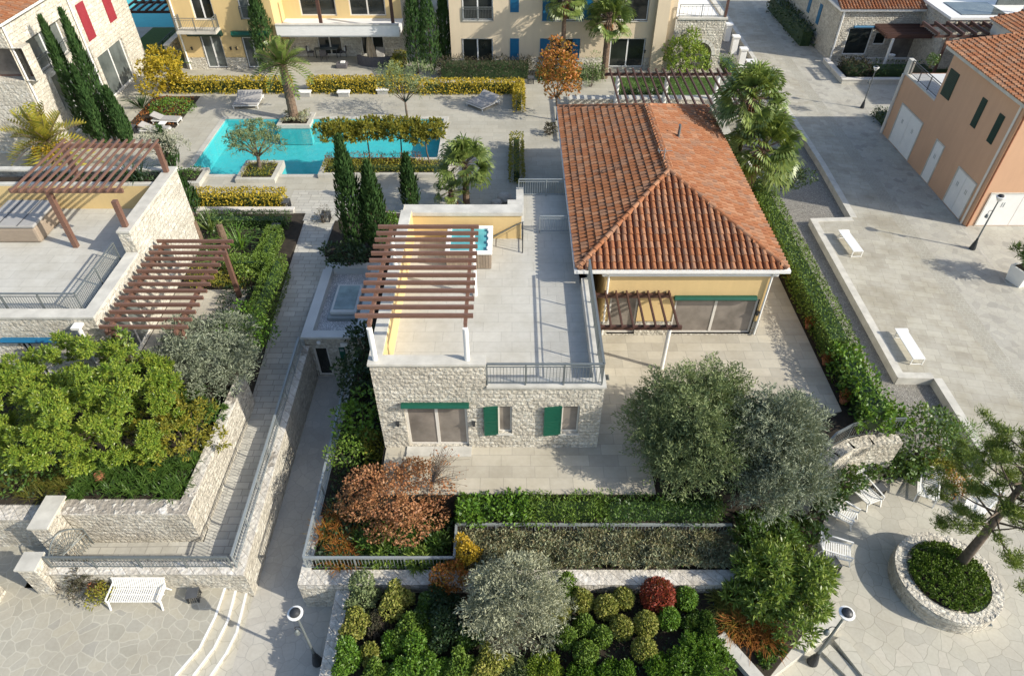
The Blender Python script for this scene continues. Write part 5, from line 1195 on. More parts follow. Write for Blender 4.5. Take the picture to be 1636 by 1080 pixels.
for i, (u, l) in enumerate(((545, 'leftmost pleached tree of the poolside row'), (592, 'second pleached tree from the left of the poolside row'), (640, 'third pleached tree from the left, above the slim cypress'), (686, 'rightmost pleached tree of the poolside row, next to the fan palm'))):
    p = P(u, 262, .2); c = (p.x, 40.75, 2.35)
    t = tree('pleached_tree', l, (p.x, 40.75, .2), c, (1.4, .8, .8), 'rosette', 'yellowgreen', 430, .22, .09, .05, 8, .5, 'pleached trees in the long planter', k=8, fork=.75)
date_palm('date palm on the planter island at the back of the pool', (-15.9, 47.6, .2), PY(447, 104, 47.6)[1], 3.1, 32, elmin=-18, trunk_r=.3)
cover('ground_cover', (-16.7, -14.9, 46.9, 48.5), 'lavender', 800, .16, .06, .0, .45)
b = P(60, 268, 0); date_palm('yellowing date palm with orange fruit behind the left roof terrace', (-30.5+1.2, 40.0, 0), PY(62, 226, 40.0)[1], 4.0, 36, 'palm_yellow', fruit=True, elmin=-45)
tree('olive_tree', 'thin airy olive tree at the back of the pool, left of the double lounger', (-7.7, 47.95, 0), (-7.7, 47.9, 2.6), (1.9, 1.5, 1.15), 'spray', 'olive_green', 420, .17, .04, .08, 10, .4, k=7, tw=.4)
tree('olive_tree', 'small pale blossoming tree near the left corner of the pool', (-22.2, 39.8, 0), (-22.2, 39.8, 2.0), (1.2, 1.0, .85), 'spray', 'blossom', 430, .15, .045, .09, 8, .45, k=7, tw=.28)
planter_box('low planter corner under the blossoming tree left of the pool', (-21.9, -19.6, 38.0, 40.0, .002, .3))
cover('ground_cover', (-21.6, -19.9, 38.3, 39.7), 'green', 450, .14, .07, .25, .3)
fan_palm('fan palm with shaggy trunk behind the middle roof terrace', (-2.75, 35.9, 0), PY(745, 262, 35.9)[1], 1.85, 36)
fan_palm('small fan palm half hidden beside the taller one near the middle terrace', (-3.6, 35.4, 0), PY(728, 305, 35.4)[1], 1.1, 20)
tree('autumn_tree', 'slim tree with orange autumn leaves between pool walkway and beige building', (3.3, 47.6, 0), (3.3, 47.6, 3.2), (1.55, 1.4, 2.3), 'leaf', 'autumn', 2300, .2, .13, .08, 16, .36)
fan_palm('left tall fan palm in front of the beige apartment building', (4.05, 55.6, 0), 5.9, 1.9, 36)
fan_palm('right tall fan palm in front of the beige apartment building', (7.5, 55.4, 0), PY(975, 30, 55.4)[1], 2.1, 38, trunk_r=.24)
shrub('shrub', 'rounded yellow-green shrub in front of the stone arch', 1096, 92, 34, 0, 'yg', 700, .2, .1, 'rosette', 1.05, 7)
hedge('dark brownish shrub row along the beige apartment building', (-6.0, 1.6, 54.9, 56.6, 0, 1.35), 'brownshrub', 3200, .22, .05, wob=.16)
hedge('low green border planting beneath the fan palms', (2.0, 7.2, 54.6, 56.6, 0, .7), 'green', 1800, .18, .07, wob=.15)
shrub('shrub', 'blue-green rosemary-like bush right of the orange autumn tree', 945, 118, 24, 0, 'olive_green', 700, .2, .05, 'leaf', 1.0, 6)
struct(sheet('lawn', rect(8.2, 16.5, 51.2, 55.5), .004, 'lawn')); cover('lawn_grass', (8.2, 16.5, 51.2, 55.5), 'green', 3500, .12, .03, 0, .06)
cover('ground_cover', (8.5, 12, 50.3, 52.5), 'dark', 1200, .2, .09, 0, .5)
tufts('agave_plant', 'spiky plant beside the stone arch', [(P(1130, 100, .4).x, P(1130, 100, .4).y, 0)], 1.3, .1, 'green', 40, .9, 1.1)
fan_palm('right fan palm in front, leaning over the clipped hedge beside the tiled roof', (14.1, 36.4, 0), PY(1242, 238, 36.4)[1], 2.55, 56, trunk_r=.22, lean=(.35, 0))
fan_palm('right fan palm behind, taller crown between tiled roof and plaza', (13.5, 37.6, 0), PY(1205, 158, 37.6)[1], 2.25, 52, trunk_r=.2)
shrub('shrub', 'dense dark shrub at the foot of the right fan palms', 1262, 285, 30, 0, 'dark', 1100, .18, .1, 'leaf', .8, 6)
hedge('clipped hedge on the bank beside the stone annex and balustrade', (17.6, 18.9, 46.5, 59.5, -.6, .5), 'clipped', 2600, .14, .08, wob=.1)
# ---------------------------------------------------------------- right hedge and terrace edge
hedge('long clipped hedge along the right edge of the terrace', (14.25, 15.55, 22.4, 37.5, 0, 1.3), 'clipped', 15000, .10, .055)
hedge('looser leafy end of the long terrace hedge above the curved railing', (14.3, 15.6, 18.2, 22.4, -.1, 1.25), 'bright', 2300, .18, .1, wob=.14)
grove('olive_tree', 'big grey-green olive tree right of the stone house, front terrace', (6.9, 17.0, -.06), [(-.2, .2, 2.5, 1.35, 1.3), (-1.15, .3, 1.7, 1.15, 1.2), (.9, .9, 2.3, 1.2, 1.15), (.1, -1.0, 1.6, 1.35, 1.25), (1.1, -.4, 1.7, 1.15, 1.2), (-.9, -.8, 1.2, 1.0, .9)], 'olive_green', 6200, .18, .04, .2)
grove('olive_tree', 'big silvery olive tree next to the curved railing', (9.4, 15.9, -.06), [(.1, .4, 2.2, 1.3, 1.3), (1.0, .9, 1.8, 1.05, 1.1), (-.8, .5, 1.6, 1.1, 1.1), (.3, -.9, 1.2, 1.3, 1.2), (1.0, -.2, 1.2, 1.0, 1.1)], 'olive', 5600, .18, .04, .18)
cover('ground_cover', (5.7, 11.2, 15.3, 18.7), 'dark', 3000, .14, .07, -.06, .3)
hedge('bright green low laurel hedge at the left front of the terrace', (-2.0, .6, 14.35, 15.2, -.95, .15), 'bright', 2700, .15, .09, wob=.2)
hedge('mid green feathery hedge in the middle of the terrace front', (.65, 3.4, 14.35, 15.2, -.95, .2), 'clipped', 3600, .13, .04, wob=.2)
hedge('dark feathery hedge at the right of the terrace front, by the olive tree', (3.45, 8.0, 14.35, 15.2, -.95, .15), 'green', 4500, .13, .04, wob=.2)
# ---------------------------------------------------------------- strip between lane and stone house
shrub('shrub', 'russet autumn shrub with thin bare twigs at the front left of the terrace', 636, 797, 77, -1.6, 'red', 9000, .10, .07, 'leaf', .8, 16, .36, depth=.4, deep=.85)
m = MB(); c = P(690, 770, .8)
for i in range(34):
    a = RNG.random()*1.9-.35; el = .25+.9*RNG.random(); L_ = .9+.7*RNG.random(); d = Vector((math.cos(a)*math.cos(el), math.sin(a)*math.cos(el), math.sin(el)))
    q = c+d*L_; m.tube([c, c+d*L_*.5+Vector((0, 0, .1)), q], [.016, .01, .005], 4)
    for j in range(3): m.tube([c.lerp(q, .4+.2*j), c.lerp(q, .4+.2*j)+Vector((RNG.normal()*.25, RNG.normal()*.25, .2))], [.008, .004], 4)
ts = thing('bare_shrub', 'leafless twiggy shrub in front of the glass door', 'shrub', (c.x, c.y, -.06)); m.build('twigs', 'bark', ts)
pos = np.array([list(v) for v in m.v[::9]]); leaf_obj('foliage', ts, [leaves_on(pos, unit(RNG.normal(size=pos.shape)), .1, .06)], 'red')
shrub('shrub', 'glossy bright shrub beside the left wall of the middle house', 572, 672, 38, -1.4, 'bright', 900, .2, .1, 'leaf', 1.1, 7)
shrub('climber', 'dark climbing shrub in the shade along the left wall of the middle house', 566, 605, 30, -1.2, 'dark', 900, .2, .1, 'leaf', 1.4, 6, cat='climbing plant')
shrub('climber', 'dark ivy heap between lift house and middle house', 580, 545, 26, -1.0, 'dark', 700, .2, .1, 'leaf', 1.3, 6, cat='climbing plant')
shrub('shrub', 'soft green shrub below the glossy one along the strip', 552, 725, 36, -1.45, 'clipped', 1000, .14, .06, 'leaf', .8, 6)
shrub('shrub', 'orange-tinged shrub above the russet autumn shrub', 605, 712, 28, -1.45, 'yellowgreen', 600, .16, .08, 'leaf', .9, 5)
cover('ground_cover', (-7.4, -5.3, 13.0, 24.4), 'dark', 3200, .15, .08, -1.45, .35)
pts = [(x, y, -1.65) for x, y in zip(-7.4+1.6*RNG.random(24), 12.98+2.2*RNG.random(24))]
tufts('ornamental_grass', 'clump of rusty orange grass in the railing corner above the lane', pts, .55, .03, 'autumn', 30, .8, 1.0, 'grass')
for i, (u, v, l) in enumerate(((585, 868, 'spurge plant at the left foot of the russet shrub'), (612, 885, 'spurge plant below the russet shrub, hanging over the pale railing'), (640, 880, 'spurge plant with narrow leaf whorls at the middle of the pale railing'), (668, 892, 'largest spurge plant hanging below the pale railing'), (695, 872, 'spurge plant near the railing corner by the golden shrub'), (620, 862, 'yellowish spurge plant directly under the russet shrub'), (655, 858, 'upper spurge plant touching the russet leaves'))):
    shrub('spurge_plant', l, u, v, 20, -1.65, 'variegated' if i % 2 else 'green', 42, .3, .06, 'rosette', .8, 0, k=12, cat='plant')
cover('ground_cover', (-7.3, -2.2, 12.92, 15.1), 'green', 2900, .15, .07, -1.65, .3)
cover('lavender_bed', (-2.0, 8.6, 12.92, 14.35), 'lavender', 5600, .15, .04, -1.6, .42, 'spray')
cover('ground_cover', (-2.0, 8.5, 13.0, 14.3), 'green', 1300, .15, .06, -1.7, .2)
shrub('shrub', 'golden yellow shrub at the corner of the pale railing', 742, 885, 22, -1.65, 'gold', 1500, .1, .065, 'leaf', 1.5, 4)
shrub('shrub', 'dark gold shrub leaning over the white block wall', 722, 922, 31, -2.1, 'autumn', 1800, .1, .065, 'leaf', 1.2, 6)
# ---------------------------------------------------------------- ball shrub bed
tree('olive_tree', 'pale grey olive tree standing in the ball shrub bed', (.15, 11.2, -2.1), (.15, 11.2, -.55), (1.5, 1.2, 1.35), 'spray', 'olive_pale', 2700, .15, .036, .12, 34, .22, k=8, tw=.42, depth=.4, core=.6)
balls = [(930, 960, 16.5, 'balls', 'yellowish ball shrub just below the white wall, left of three'), (968, 970, 17.5, 'balls', 'speckled yellow ball shrub in the middle of the upper row'), (996, 956, 15.5, 'balls', 'yellowish ball shrub in the upper row beside the red one'), (894, 978, 16.5, 'balls', 'oval ball shrub pressed against the pale grey olive'),
 (933, 999, 15.5, 'clipped', 'plain green ball shrub below the upper left yellow one'), (993, 1003, 17, 'balls', 'speckled ball shrub under the upper row, below the one by the red ball'), (1032, 997, 18, 'balls', 'speckled ball shrub directly below the red one'), (904, 1018, 16.5, 'clipped', 'plain green ball shrub at the lower edge of the pale grey olive'),
 (961, 1017, 15.5, 'clipped', 'plain green ball shrub at the centre of the cluster'), (936, 1044, 18.5, 'clipped', 'largest plain green ball shrub at the bottom of the cluster'), (1029, 1038, 18.5, 'balls', 'speckled ball shrub lowest on the right of the cluster'), (1068, 988, 16.5, 'bright', 'lime green ball shrub right of the speckled one under the red'),
 (1096, 956, 16.5, 'bright', 'lime green ball shrub at the right end against the white wall')]
for u, v, r, mt, l in balls: shrub('ball_shrub', l, u, v, r*1.06, -2.1, mt, 2100, .08, .052, 'leaf', 1.15, 0, group='clipped ball shrubs', depth=.25)
shrub('ball_shrub', 'large red-leaved ball shrub against the white wall', 1051, 951, 27, -2.1, 'deepred', 3000, .095, .055, 'leaf', 1.05, 0, depth=.3)
left = [(579, 957, 25, 'olive_green', 'grey-green cube-like mound in the upper left corner of the bed'), (632, 957, 24, 'balls', 'mottled mound right of the upper left corner mound'), (569, 1001, 22, 'balls', 'brownish mottled mound by the narrow white wall'), (604, 998, 15, 'brownshrub', 'small dark reddish mound between two bigger ones'),
 (653, 1008, 25, 'clipped', 'round clipped mound standing clear in the left part of the bed'), (625, 1036, 17, 'bright', 'small bright round mound below the clipped one'), (556, 1052, 25, 'bright', 'bright green mound at the bottom of the narrow white wall'), (594, 1050, 16, 'balls', 'small yellowish mound between two bright green ones'),
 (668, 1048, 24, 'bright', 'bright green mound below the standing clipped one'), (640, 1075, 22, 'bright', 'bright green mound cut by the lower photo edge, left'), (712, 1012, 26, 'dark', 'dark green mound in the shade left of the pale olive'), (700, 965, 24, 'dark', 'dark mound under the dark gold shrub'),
 (735, 1066, 25, 'clipped', 'green mound below the pale olive at the lower edge'), (783, 1060, 25, 'balls', 'yellowish mound at the lower edge under the pale olive'), (905, 940, 18, 'clipped', 'low dark clipped block behind the upper row of balls'),
 (690, 1072, 22, 'bright', 'bright green mound at the lower edge in the middle of the left part'), (598, 1078, 20, 'clipped', 'clipped mound cut by the lower edge between two bright green ones'), (682, 975, 20, 'green', 'deep green mound between the mottled one and the dark shaded ones'), (745, 1020, 20, 'green', 'deep green mound at the left edge of the pale olive')]
for u, v, r, mt, l in left: shrub('mound_shrub', l, u, v, r*1.12, -2.1, mt, 2600, .10, .06, 'leaf', 1.0, 3, .5, depth=.3)
for u, v, r, mt, l in ((1118, 1050, 42, 'bright', 'big bright leafy shrub in the right corner of the ball bed'), (1120, 1000, 22, 'green', 'deep green shrub behind the big bright one in the ball bed'), (1062, 1082, 30, 'bright', 'bright leafy shrub at the lower edge right of the balls'), (985, 1084, 30, 'bright', 'bright leafy shrub at the lower edge below the balls'), (868, 1072, 32, 'yg', 'yellow-green leafy shrub at the lower edge beside the pale olive'), (925, 1085, 26, 'bright', 'leafy shrub cut by the lower photo edge below the largest ball'), (828, 1080, 26, 'olive_green', 'grey-green shrub cut by the lower photo edge under the pale olive')):
    shrub('shrub', l, u, v, r, -2.1, mt, 1300, .10, .055, 'rosette', .55, 9, k=7)
cover('ground_cover', (-5.9, 7.4, 7.5, 12.2), 'dark', 3500, .12, .06, -2.1, .2)
# ---------------------------------------------------------------- right corner beds
shrub('shrub', 'tall yellow-green oleander left of the lower right lamp post', 1245, 938, 78, -2.4, 'variegated', 1300, .26, .07, 'rosette', .7, 16, .32, k=9, deep=.9)
shrub('shrub', 'dark green oleander behind the tall yellow-green one', 1225, 878, 56, -2.4, 'green', 900, .24, .06, 'rosette', .75, 9, k=9)
shrub('shrub', 'dark glossy shrub behind the leftmost white deck chair', 1290, 850, 26, -2.9, 'green', 750, .16, .1, 'leaf', 1.0, 6)
for u, v, r, l in ((1318, 800, 24, 'glossy bush left of the deck chairs, below the curved wall'), (1350, 768, 26, 'glossy bush under the middle of the curved wall'), (1385, 748, 24, 'glossy bush below the right half of the curved wall'), (1425, 745, 24, 'glossy bush right of the curved wall behind the deck chairs'), (1460, 752, 18, 'low glossy bush behind the fourth deck chair')):
    shrub('shrub', l, u, v, r, -3.0, 'green', 800, .17, .1, 'leaf', 1.0, 6)
shrub('shrub', 'large dark laurel at the end of the long terrace hedge', 1482, 700, 46, -2.6, 'green', 1900, .17, .1, 'leaf', 1.0, 9)
shrub('shrub', 'feathery light green bush right of the large laurel', 1528, 700, 36, -2.7, 'bright', 1500, .2, .03, 'leaf', 1.0, 7)
shrub('shrub', 'dark leafy bush below the feathery light green one', 1500, 745, 26, -3.0, 'yellowgreen', 800, .15, .08, 'leaf', .9, 6)
shrub('shrub', 'orange dry shrub between deck chairs and pine', 1530, 772, 22, -3.1, 'autumn', 500, .14, .05, 'leaf', .8, 5)
shrub('shrub', 'dark green bush hugging the corner of the terrace under the leafy hedge', 1425, 672, 26, -.9, 'bright', 900, .17, .1, 'leaf', 1.0, 6)
shrub('shrub', 'small green shrub next to the white kerb wall at the bottom right', 1228, 1035, 24, -2.6, 'green', 260, .16, .07, 'rosette', .8, 5, k=8)
for i, (u, v, mt, l) in enumerate(((1165, 965, 'grass', 'green fountain grass beside the right lime ball shrub'), (1185, 1000, 'autumn', 'orange fountain grass right of the ball bed'), (1180, 975, 'grass', 'rusty green fountain grass behind the orange one'), (1210, 1010, 'rusty', 'dark red low plant beside the orange fountain grass'))):
    p = P(u, v, -2.0); tufts('fountain_grass', l, [(p.x+.3*RNG.normal(), p.y+.25*RNG.normal(), -2.25) for _ in range(12)], .6, .03, mt, 34, .8, 1.1, 'grass')
cover('ground_cover', (7.5, 9.6, 10.4, 12.2), 'rusty', 900, .13, .06, -2.25, .2); cover('ground_cover', (7.5, 10.6, 11.2, 12.2), 'grass', 900, .16, .05, -2.25, .25); struct(sheet('garden_bed', [(7.4, 8.2), (8.0, 8.4), (10.9, 11.3), (12, 13), (12, 14.5), (7.4, 12.2)], -3.19, 'soil'))
struct(sheet('garden_bed', [(11.9, 14.5), (12.6, 15.2), (14.0, 17.2), (16.3, 18.25), (18.6, 18.3), (19.5, 18.6), (11.5, 18.4)], -3.19, 'soil'))
cover('ground_cover', (15.7, 20.8, 18.3, 19.6), 'green', 900, .16, .09, -3.1, .3)
# ---------------------------------------------------------------- pine on the round planter
bx, by = P(1530, 905, -2.55)[:2]; t = thing('pine_tree', 'leaning pine with open crown growing from the round planter', 'pine', (bx, by, -2.55))
m = MB(); top = Vector((bx+.45, by+.6, 3.7)); b0 = Vector((bx, by, -2.65))
pth = [b0, b0.lerp(top, .3)+Vector((.05, 0, 0)), b0.lerp(top, .65)+Vector((.08, .03, 0)), top]; m.tube(pth, [.2, .16, .12, .05], 10)
A = []; ends = []
for i in range(38):
    f = .36+.62*i/37; s = b0.lerp(top, f)+Vector((.06, .02, 0)); a = i*2.39996; L_ = (1.0+1.0*RNG.random())*(1.6-f*.85); e_ = s+Vector((math.cos(a)*L_, math.sin(a)*L_, .25+.45*RNG.random()))
    k = s.lerp(e_, .5)+Vector((0, 0, -.06)); m.tube([s, k, e_], [.045, .03, .012], 6)
    ends += [e_, e_+Vector((RNG.normal()*.25, RNG.normal()*.25, .15)), s.lerp(e_, .72)+Vector((RNG.normal()*.22, RNG.normal()*.22, .1)), e_+Vector((RNG.normal()*.35, RNG.normal()*.35, -.05))]
for e_ in ends:
    q = 210; u = unit(RNG.normal(size=(q, 3))); u[:, 2] = np.abs(u[:, 2])*.9-.15
    pos = np.array(e_)+RNG.normal(size=(q, 3))*np.array([.12, .12, .07]); A.append(leaf_arrays(pos, u+np.array([0, 0, .35]), unit(RNG.normal(size=(q, 3))), .21, .026))
m.build('trunk', 'bark', t, smooth=True); leaf_obj('crown', t, A, 'pine')
x, y = PLC; n = 900; th = RNG.random(n)*6.283; rr = 1.42*np.sqrt(RNG.random(n)); pos = np.stack([x+rr*np.cos(th), y+rr*np.sin(th), -2.5+.28*np.sqrt(np.maximum(0, 1-(rr/1.5)**2))+.1*RNG.random(n)], 1)
o = leaf_obj('ground_cover', None, rosettes(pos, np.repeat([[0, 0, 1.0]], n, 0)+RNG.normal(size=(n, 3))*.3, .12, .06, 7), 'clipped', (x, y, -2.55)); o['kind'] = 'stuff'
# ---------------------------------------------------------------- odd beds further off
hedge('dark red-brown shrubs in the planter before the upper right stone house', (30.3, 32.6, 61.5, 64.0, -2.4, -1.4), 'brownshrub', 1000, .2, .1, wob=.2)
hedge('dark green shrubs in the planter beside the white porch column', (32.55, 56.2, 61.4, 63.2, -2.4, -1.45), 'green', 1200, .2, .1, wob=.2)
hedge('dark low hedge at the far corner of the apricot building', (29.7, 33, 51.9, 54.2, -2.65, -1.9), 'dark', 900, .2, .1, wob=.15)
hedge('dark hedge against the shaded side of the upper right stone house', (28.6, 30.1, 70, 82, -2.7, -1.0), 'dark', 900, .3, .14, wob=.15)
shrub('shrub', 'potted green shrub on the small balcony of the apricot building', 1490, 98, 11, 2.0, 'green', 350, .14, .08, 'leaf', 1.0, 4)
cover('ground_cover', (-24, -18.0, 30.8, 31.55), 'dark', 500, .2, .06, 4.3, .3)
tufts('agave_plant', 'spiky dark agave in the raised planter of the left roof terrace', [(P(218, 288, 4.5).x, 31.2, 4.3), (P(205, 288, 4.5).x, 31.2, 4.3)], .9, .09, 'dark', 40, .8, 1.1)
shrub('shrub', 'dry brown shrub beside the path left of the tall cypress', 515, 345, 14, 0, 'brownshrub', 260, .16, .03, 'leaf', 1.0, 4)
shrub('shrub', 'dry twiggy shrub between the cypresses near the pool deck', 598, 335, 16, 0, 'rusty', 200, .16, .03, 'leaf', 1.0, 4)
shrub('shrub', 'small bright shrub behind the corner of the roof terrace', 622, 350, 12, 0, 'bright', 320, .14, .08, 'leaf', 1.0, 4)
shrub('shrub', 'dark leafy mass at the foot of the two tall cypresses', 556, 408, 28, 0, 'dark', 1100, .17, .1, 'leaf', .7, 6, wide=1.3)
shrub('shrub', 'dark shrub by the walkway beside the tiled house', 878, 207, 12, 0, 'brownshrub', 350, .15, .08, 'leaf', .9, 4)
# ================================================================ FURNITURE AND SMALL THINGS
def street_lamp(label, loc, h=3.9, proto=[]):
    g = 'lamp posts on the paving'
    if proto: return dup(proto[0], loc, 0, label, g, h/3.9)
    r = thing('street_lamp', label, 'street lamp', (0, 0, 0), g)
    MB().lathe((0, 0, 0), [(.17, 0), (.19, .05), (.15, .3), (.10, .55), (.075, .62), (.06, .8)], 14).build('base', 'dark_metal', r, smooth=False)
    MB().tube([(0, 0, .8), (0, 0, 2.0), (0, 0, 3.4)], [.052, .046, .038], 10).build('pole', 'grey_metal', r)
    hd = MB().lathe((0, 0, 3.4), [(.05, 0), (.10, .04), (.24, .28), (.25, .33), (.2, .34)], 18).build('lantern', 'white', r, smooth=False)
    MB().lathe((0, 0, 3.74), [(.17, 0), (.175, .03), (.15, .08), (.08, .12), (.01, .14)], 18).build('lid', 'dark_metal', hd)
    m = MB().tube([(0, 0, 2.75), (-.18, .0, 2.78), (-.24, 0, 2.7), (-.22, 0, 2.55)], [.015]*4, 6); m.build('bracket', 'dark_metal', r)
    MB().lathe((-.22, 0, 2.3), [(.02, .25), (.07, .2), (.1, .05), (.09, 0)], 10).build('spotlight', 'grey_metal', r)
    r.location = loc; r.scale = (h/3.9,)*3; proto.append(r); return r
b = P(508, 1058, LZ); street_lamp('lamp post at the bottom left with white lantern, in the shaded lane', (b.x, b.y, LZ), 4.0)
b = P(1297, 1058, LZ); street_lamp('lamp post at the bottom right beside the steps and white kerb wall', (b.x, b.y, LZ), 4.0)
b = P(1553, 398, -2.7); street_lamp('lamp post on the right plaza in front of the apricot building', (b.x, b.y, -2.7), 3.9)
b = P(1377, 173, -2.7); street_lamp('distant lamp post near the planter kerb on the right plaza', (b.x, b.y, -2.7), 3.6)
b = P(1260, 18, -2.7); street_lamp('farthest lamp post at the top of the plaza, cut by the photo edge', (b.x, b.y, -2.7), 3.9)
def slat_bench(label, u, v, rot, z, back=True):
    r = thing('slatted_bench', label, 'bench', (0, 0, 0)); L = 2.0; m = MB()
    for i in range(24): x = -L/2+.05+i*(L-.1)/23; m.bar((x, -.3, .45), (x, .25, .45), .038, .03)
    for y in (-.28, 0, .23): m.bar((-L/2, y, .42), (L/2, y, .42), .04, .03)
    m.build('seat', 'white', r); m = MB()
    for i in range(24): x = -L/2+.05+i*(L-.1)/23; m.bar((x, .27, .46), (x, .42, .85), .05, .03)
    m.bar((-L/2, .42, .86), (L/2, .42, .86), .05, .05); m.build('backrest', 'white', r)
    for x in (-L/2+.03, L/2-.03):
        for y0, y1 in ((-.28, -.4), (.24, .4)): MB().bar((x, y0, .43), (x, y1, 0), .05, .05).build('leg', 'white', r)
        MB().bar((x, -.34, .62), (x, .34, .64), .05, .04).bar((x, -.32, .42), (x, -.34, .62), .04, .04).build('armrest', 'white', r)
    p = P(u, v, z); r.location = (p.x, p.y, z); r.rotation_euler = (0, 0, rot); return r
slat_bench('white slatted bench against the low stone wall on the lower left plaza', 226, 958, 0, -2.6)
def sling_bench(label, u, v, rot, z, proto=[]):
    p = P(u, v, z)
    if proto: return dup(proto[0], (p.x, p.y, z), rot, label, 'white sling benches')
    r = thing('sling_bench', label, 'bench', (0, 0, 0), 'white sling benches')
    MB().box(-.32, .32, -1.1, 1.1, .42, .46).build('seat', 'mesh', r, bevel=.01); MB().bar((-.32, 1.1, .46), (-.32, 1.1, .5), .04, .04).box(-.34, .34, 1.0, 1.2, .461, .5).build('headrest', 'white', r)
    for y in (-1.05, .95):
        MB().bar((-.3, y, 0), (-.3, y, .42), .05, .05).bar((.3, y, 0), (.3, y, .42), .05, .05).bar((-.3, y, .04), (.3, y, .04), .04, .04).build('leg_frame', 'white', r)
    r.location = (p.x, p.y, z); r.rotation_euler = (0, 0, rot); proto.append(r); return r
sling_bench('white sling bench in the upper bay of the plaza kerb, near the lamp post', 1356, 395, R(3), -2.7)
sling_bench('white sling bench in the lower bay of the plaza kerb, above the laurel', 1449, 560, R(0), -2.7)
def deck_chair(label, u, v, rot, proto=[]):
    p = P(u, v, LZ); g = 'white slatted deck chairs on the round plaza'
    if proto: return dup(proto[0], (p.x, p.y, LZ), rot, label, g, 1.12)
    r = thing('deck_chair', label, 'deck chair', (0, 0, 0), g); m = MB()
    for i in range(11): y = -.42+i*.075; m.bar((-.3, y, .36-.012*i), (.3, y, .36-.012*i), .05, .02)
    m.build('seat', 'white', r); m = MB()
    for i in range(10): s = i/9; m.bar((-.3, .42+.28*s, .28+.62*s), (.3, .42+.28*s, .28+.62*s), .05, .02)
    m.build('backrest', 'white', r)
    for x in (-.33, .33):
        MB().bar((x, -.48, .38), (x, .42, .24), .04, .04).bar((x, .4, .22), (x, .73, .95), .04, .04).build('side_rail', 'white', r)
        MB().bar((x, -.4, .36), (x, -.52, 0), .04, .04).build('leg', 'white', r); MB().bar((x, .55, .55), (x, .72, 0), .04, .04).build('leg', 'white', r)
        MB().bar((x, -.46, .38), (x, -.46, .56), .035, .035).bar((x, -.48, .57), (x, .56, .6), .05, .03).build('armrest', 'white', r)
    r.location = (p.x, p.y, LZ); r.rotation_euler = (0, 0, rot); r.scale = (1.12,)*3; proto.append(r); return r
deck_chair('lowest white deck chair beside the dark cube table and yellow-green oleander', 1333, 886, R(70))
deck_chair('white deck chair facing right, below the glossy bushes left of the round plaza', 1342, 826, R(50))
deck_chair('white deck chair with its back to the curved wall, next to a dark cube table', 1380, 796, R(20))
deck_chair('white deck chair turned half away under the glossy bushes at the plaza top', 1476, 790, R(-28))
deck_chair('white deck chair partly behind the pine needles', 1556, 815, R(-55))
def cube_table(label, u, v, z, s=.42, rot=0.0, proto=[]):
    p = P(u, v, z); g = 'dark cube tables and lanterns'
    if proto: return dup(proto[0], (p.x, p.y, z), rot, label, g, s/.42)
    r = thing('cube_table', label, 'side table', (0, 0, 0), g); h = .21
    MB().box(-h, h, -h, h, .38, .42).build('table_top', 'slate', r)
    for x in (-h+.02, h-.02):
        for y in (-h+.02, h-.02): MB().bar((x, y, 0), (x, y, .38), .035, .035).build('leg', 'dark_metal', r)
    m = MB()
    for i in range(5):
        t = -h+.06+i*(2*h-.12)/4
        for q in ((t, -h+.01), (t, h-.01)): m.bar((q[0], q[1], .02), (q[0]+.03, q[1], .37), .02, .015)
        for q in ((-h+.01, t), (h-.01, t)): m.bar((q[0], q[1], .02), (q[0], q[1]+.03, .37), .02, .015)
    m.build('lattice', 'dark_metal', r); r.location = (p.x, p.y, z); r.rotation_euler = (0, 0, rot); proto.append(r); return r
cube_table('dark cube table right of the white slatted bench by the steps', 312, 955, -2.6, .5, R(8))
cube_table('dark cube table at the tip of the yellow-green oleander', 1326, 908, LZ, .48, R(15)); cube_table('dark cube table between two deck chairs at the plaza top left', 1400, 787, LZ, .46, R(25)); cube_table('dark cube table left of the deck chair behind the pine', 1510, 792, LZ, .48, R(-10))
cube_table('dark lattice lantern at the right end of the near yellow hedge', 458, 332, 0, .5); cube_table('dark lattice lantern beside the brick path by the shaded hedge', 443, 372, -.0, .5); cube_table('dark lattice lantern on the pool deck beside the date palm', 464, 156, 0, .5); cube_table('dark lattice lantern between the tall cypress and the path', 522, 352, 0, .5)
cube_table('dark lattice lantern by the two loungers left of the pool', 213, 212, 0, .5); cube_table('dark lattice lantern at the foot of the orange autumn tree', 848, 133, 0, .5)
def lounger(label, u, v, rot, wide=.75, group=None, z=0, tilt=.42):
    r = thing('sun_lounger', label, 'sun lounger', (0, 0, 0), group); w = wide/2
    MB().box(-w, w, -1.0, 1.0, .22, .28).build('frame', 'white', r)
    for x in (-w+.05, w-.05):
        for y in (-.92, .9): MB().bar((x, y, 0), (x, y, .22), .06, .06).build('leg', 'white', r)
    MB().box(-w+.02, w-.02, -.98, .3, .282, .38).build('seat_cushion', 'fabric', r, bevel=.03)
    m = MB().bar((0, .3, .34), (0, .3+.75*math.cos(tilt), .34+.75*math.sin(tilt)), wide-.04, .1); m.build('back_cushion', 'fabric', r, bevel=.03)
    p = P(u, v, z); r.location = (p.x, p.y, z); r.rotation_euler = (0, 0, rot); return r
lounger('upper of two grey loungers left of the pool, head raised', 268, 196, R(86), .75); lounger('lower of two grey loungers left of the pool, behind the blossom tree', 250, 212, R(86), .75)
lounger('grey double lounger behind the pool under the left yellow hedge', 398, 166, R(2), 1.9)
r = lounger('grey double lounger turned askew at the right of the pool deck', 772, 168, R(-42), 1.7)
MB().bar((-.4, .62, .55), (-.4, 1.0, .72), .7, .12).build('pillow', 'fabric_d', r); MB().bar((.4, .62, .55), (.4, 1.0, .72), .7, .12).build('pillow', 'fabric_d', r)
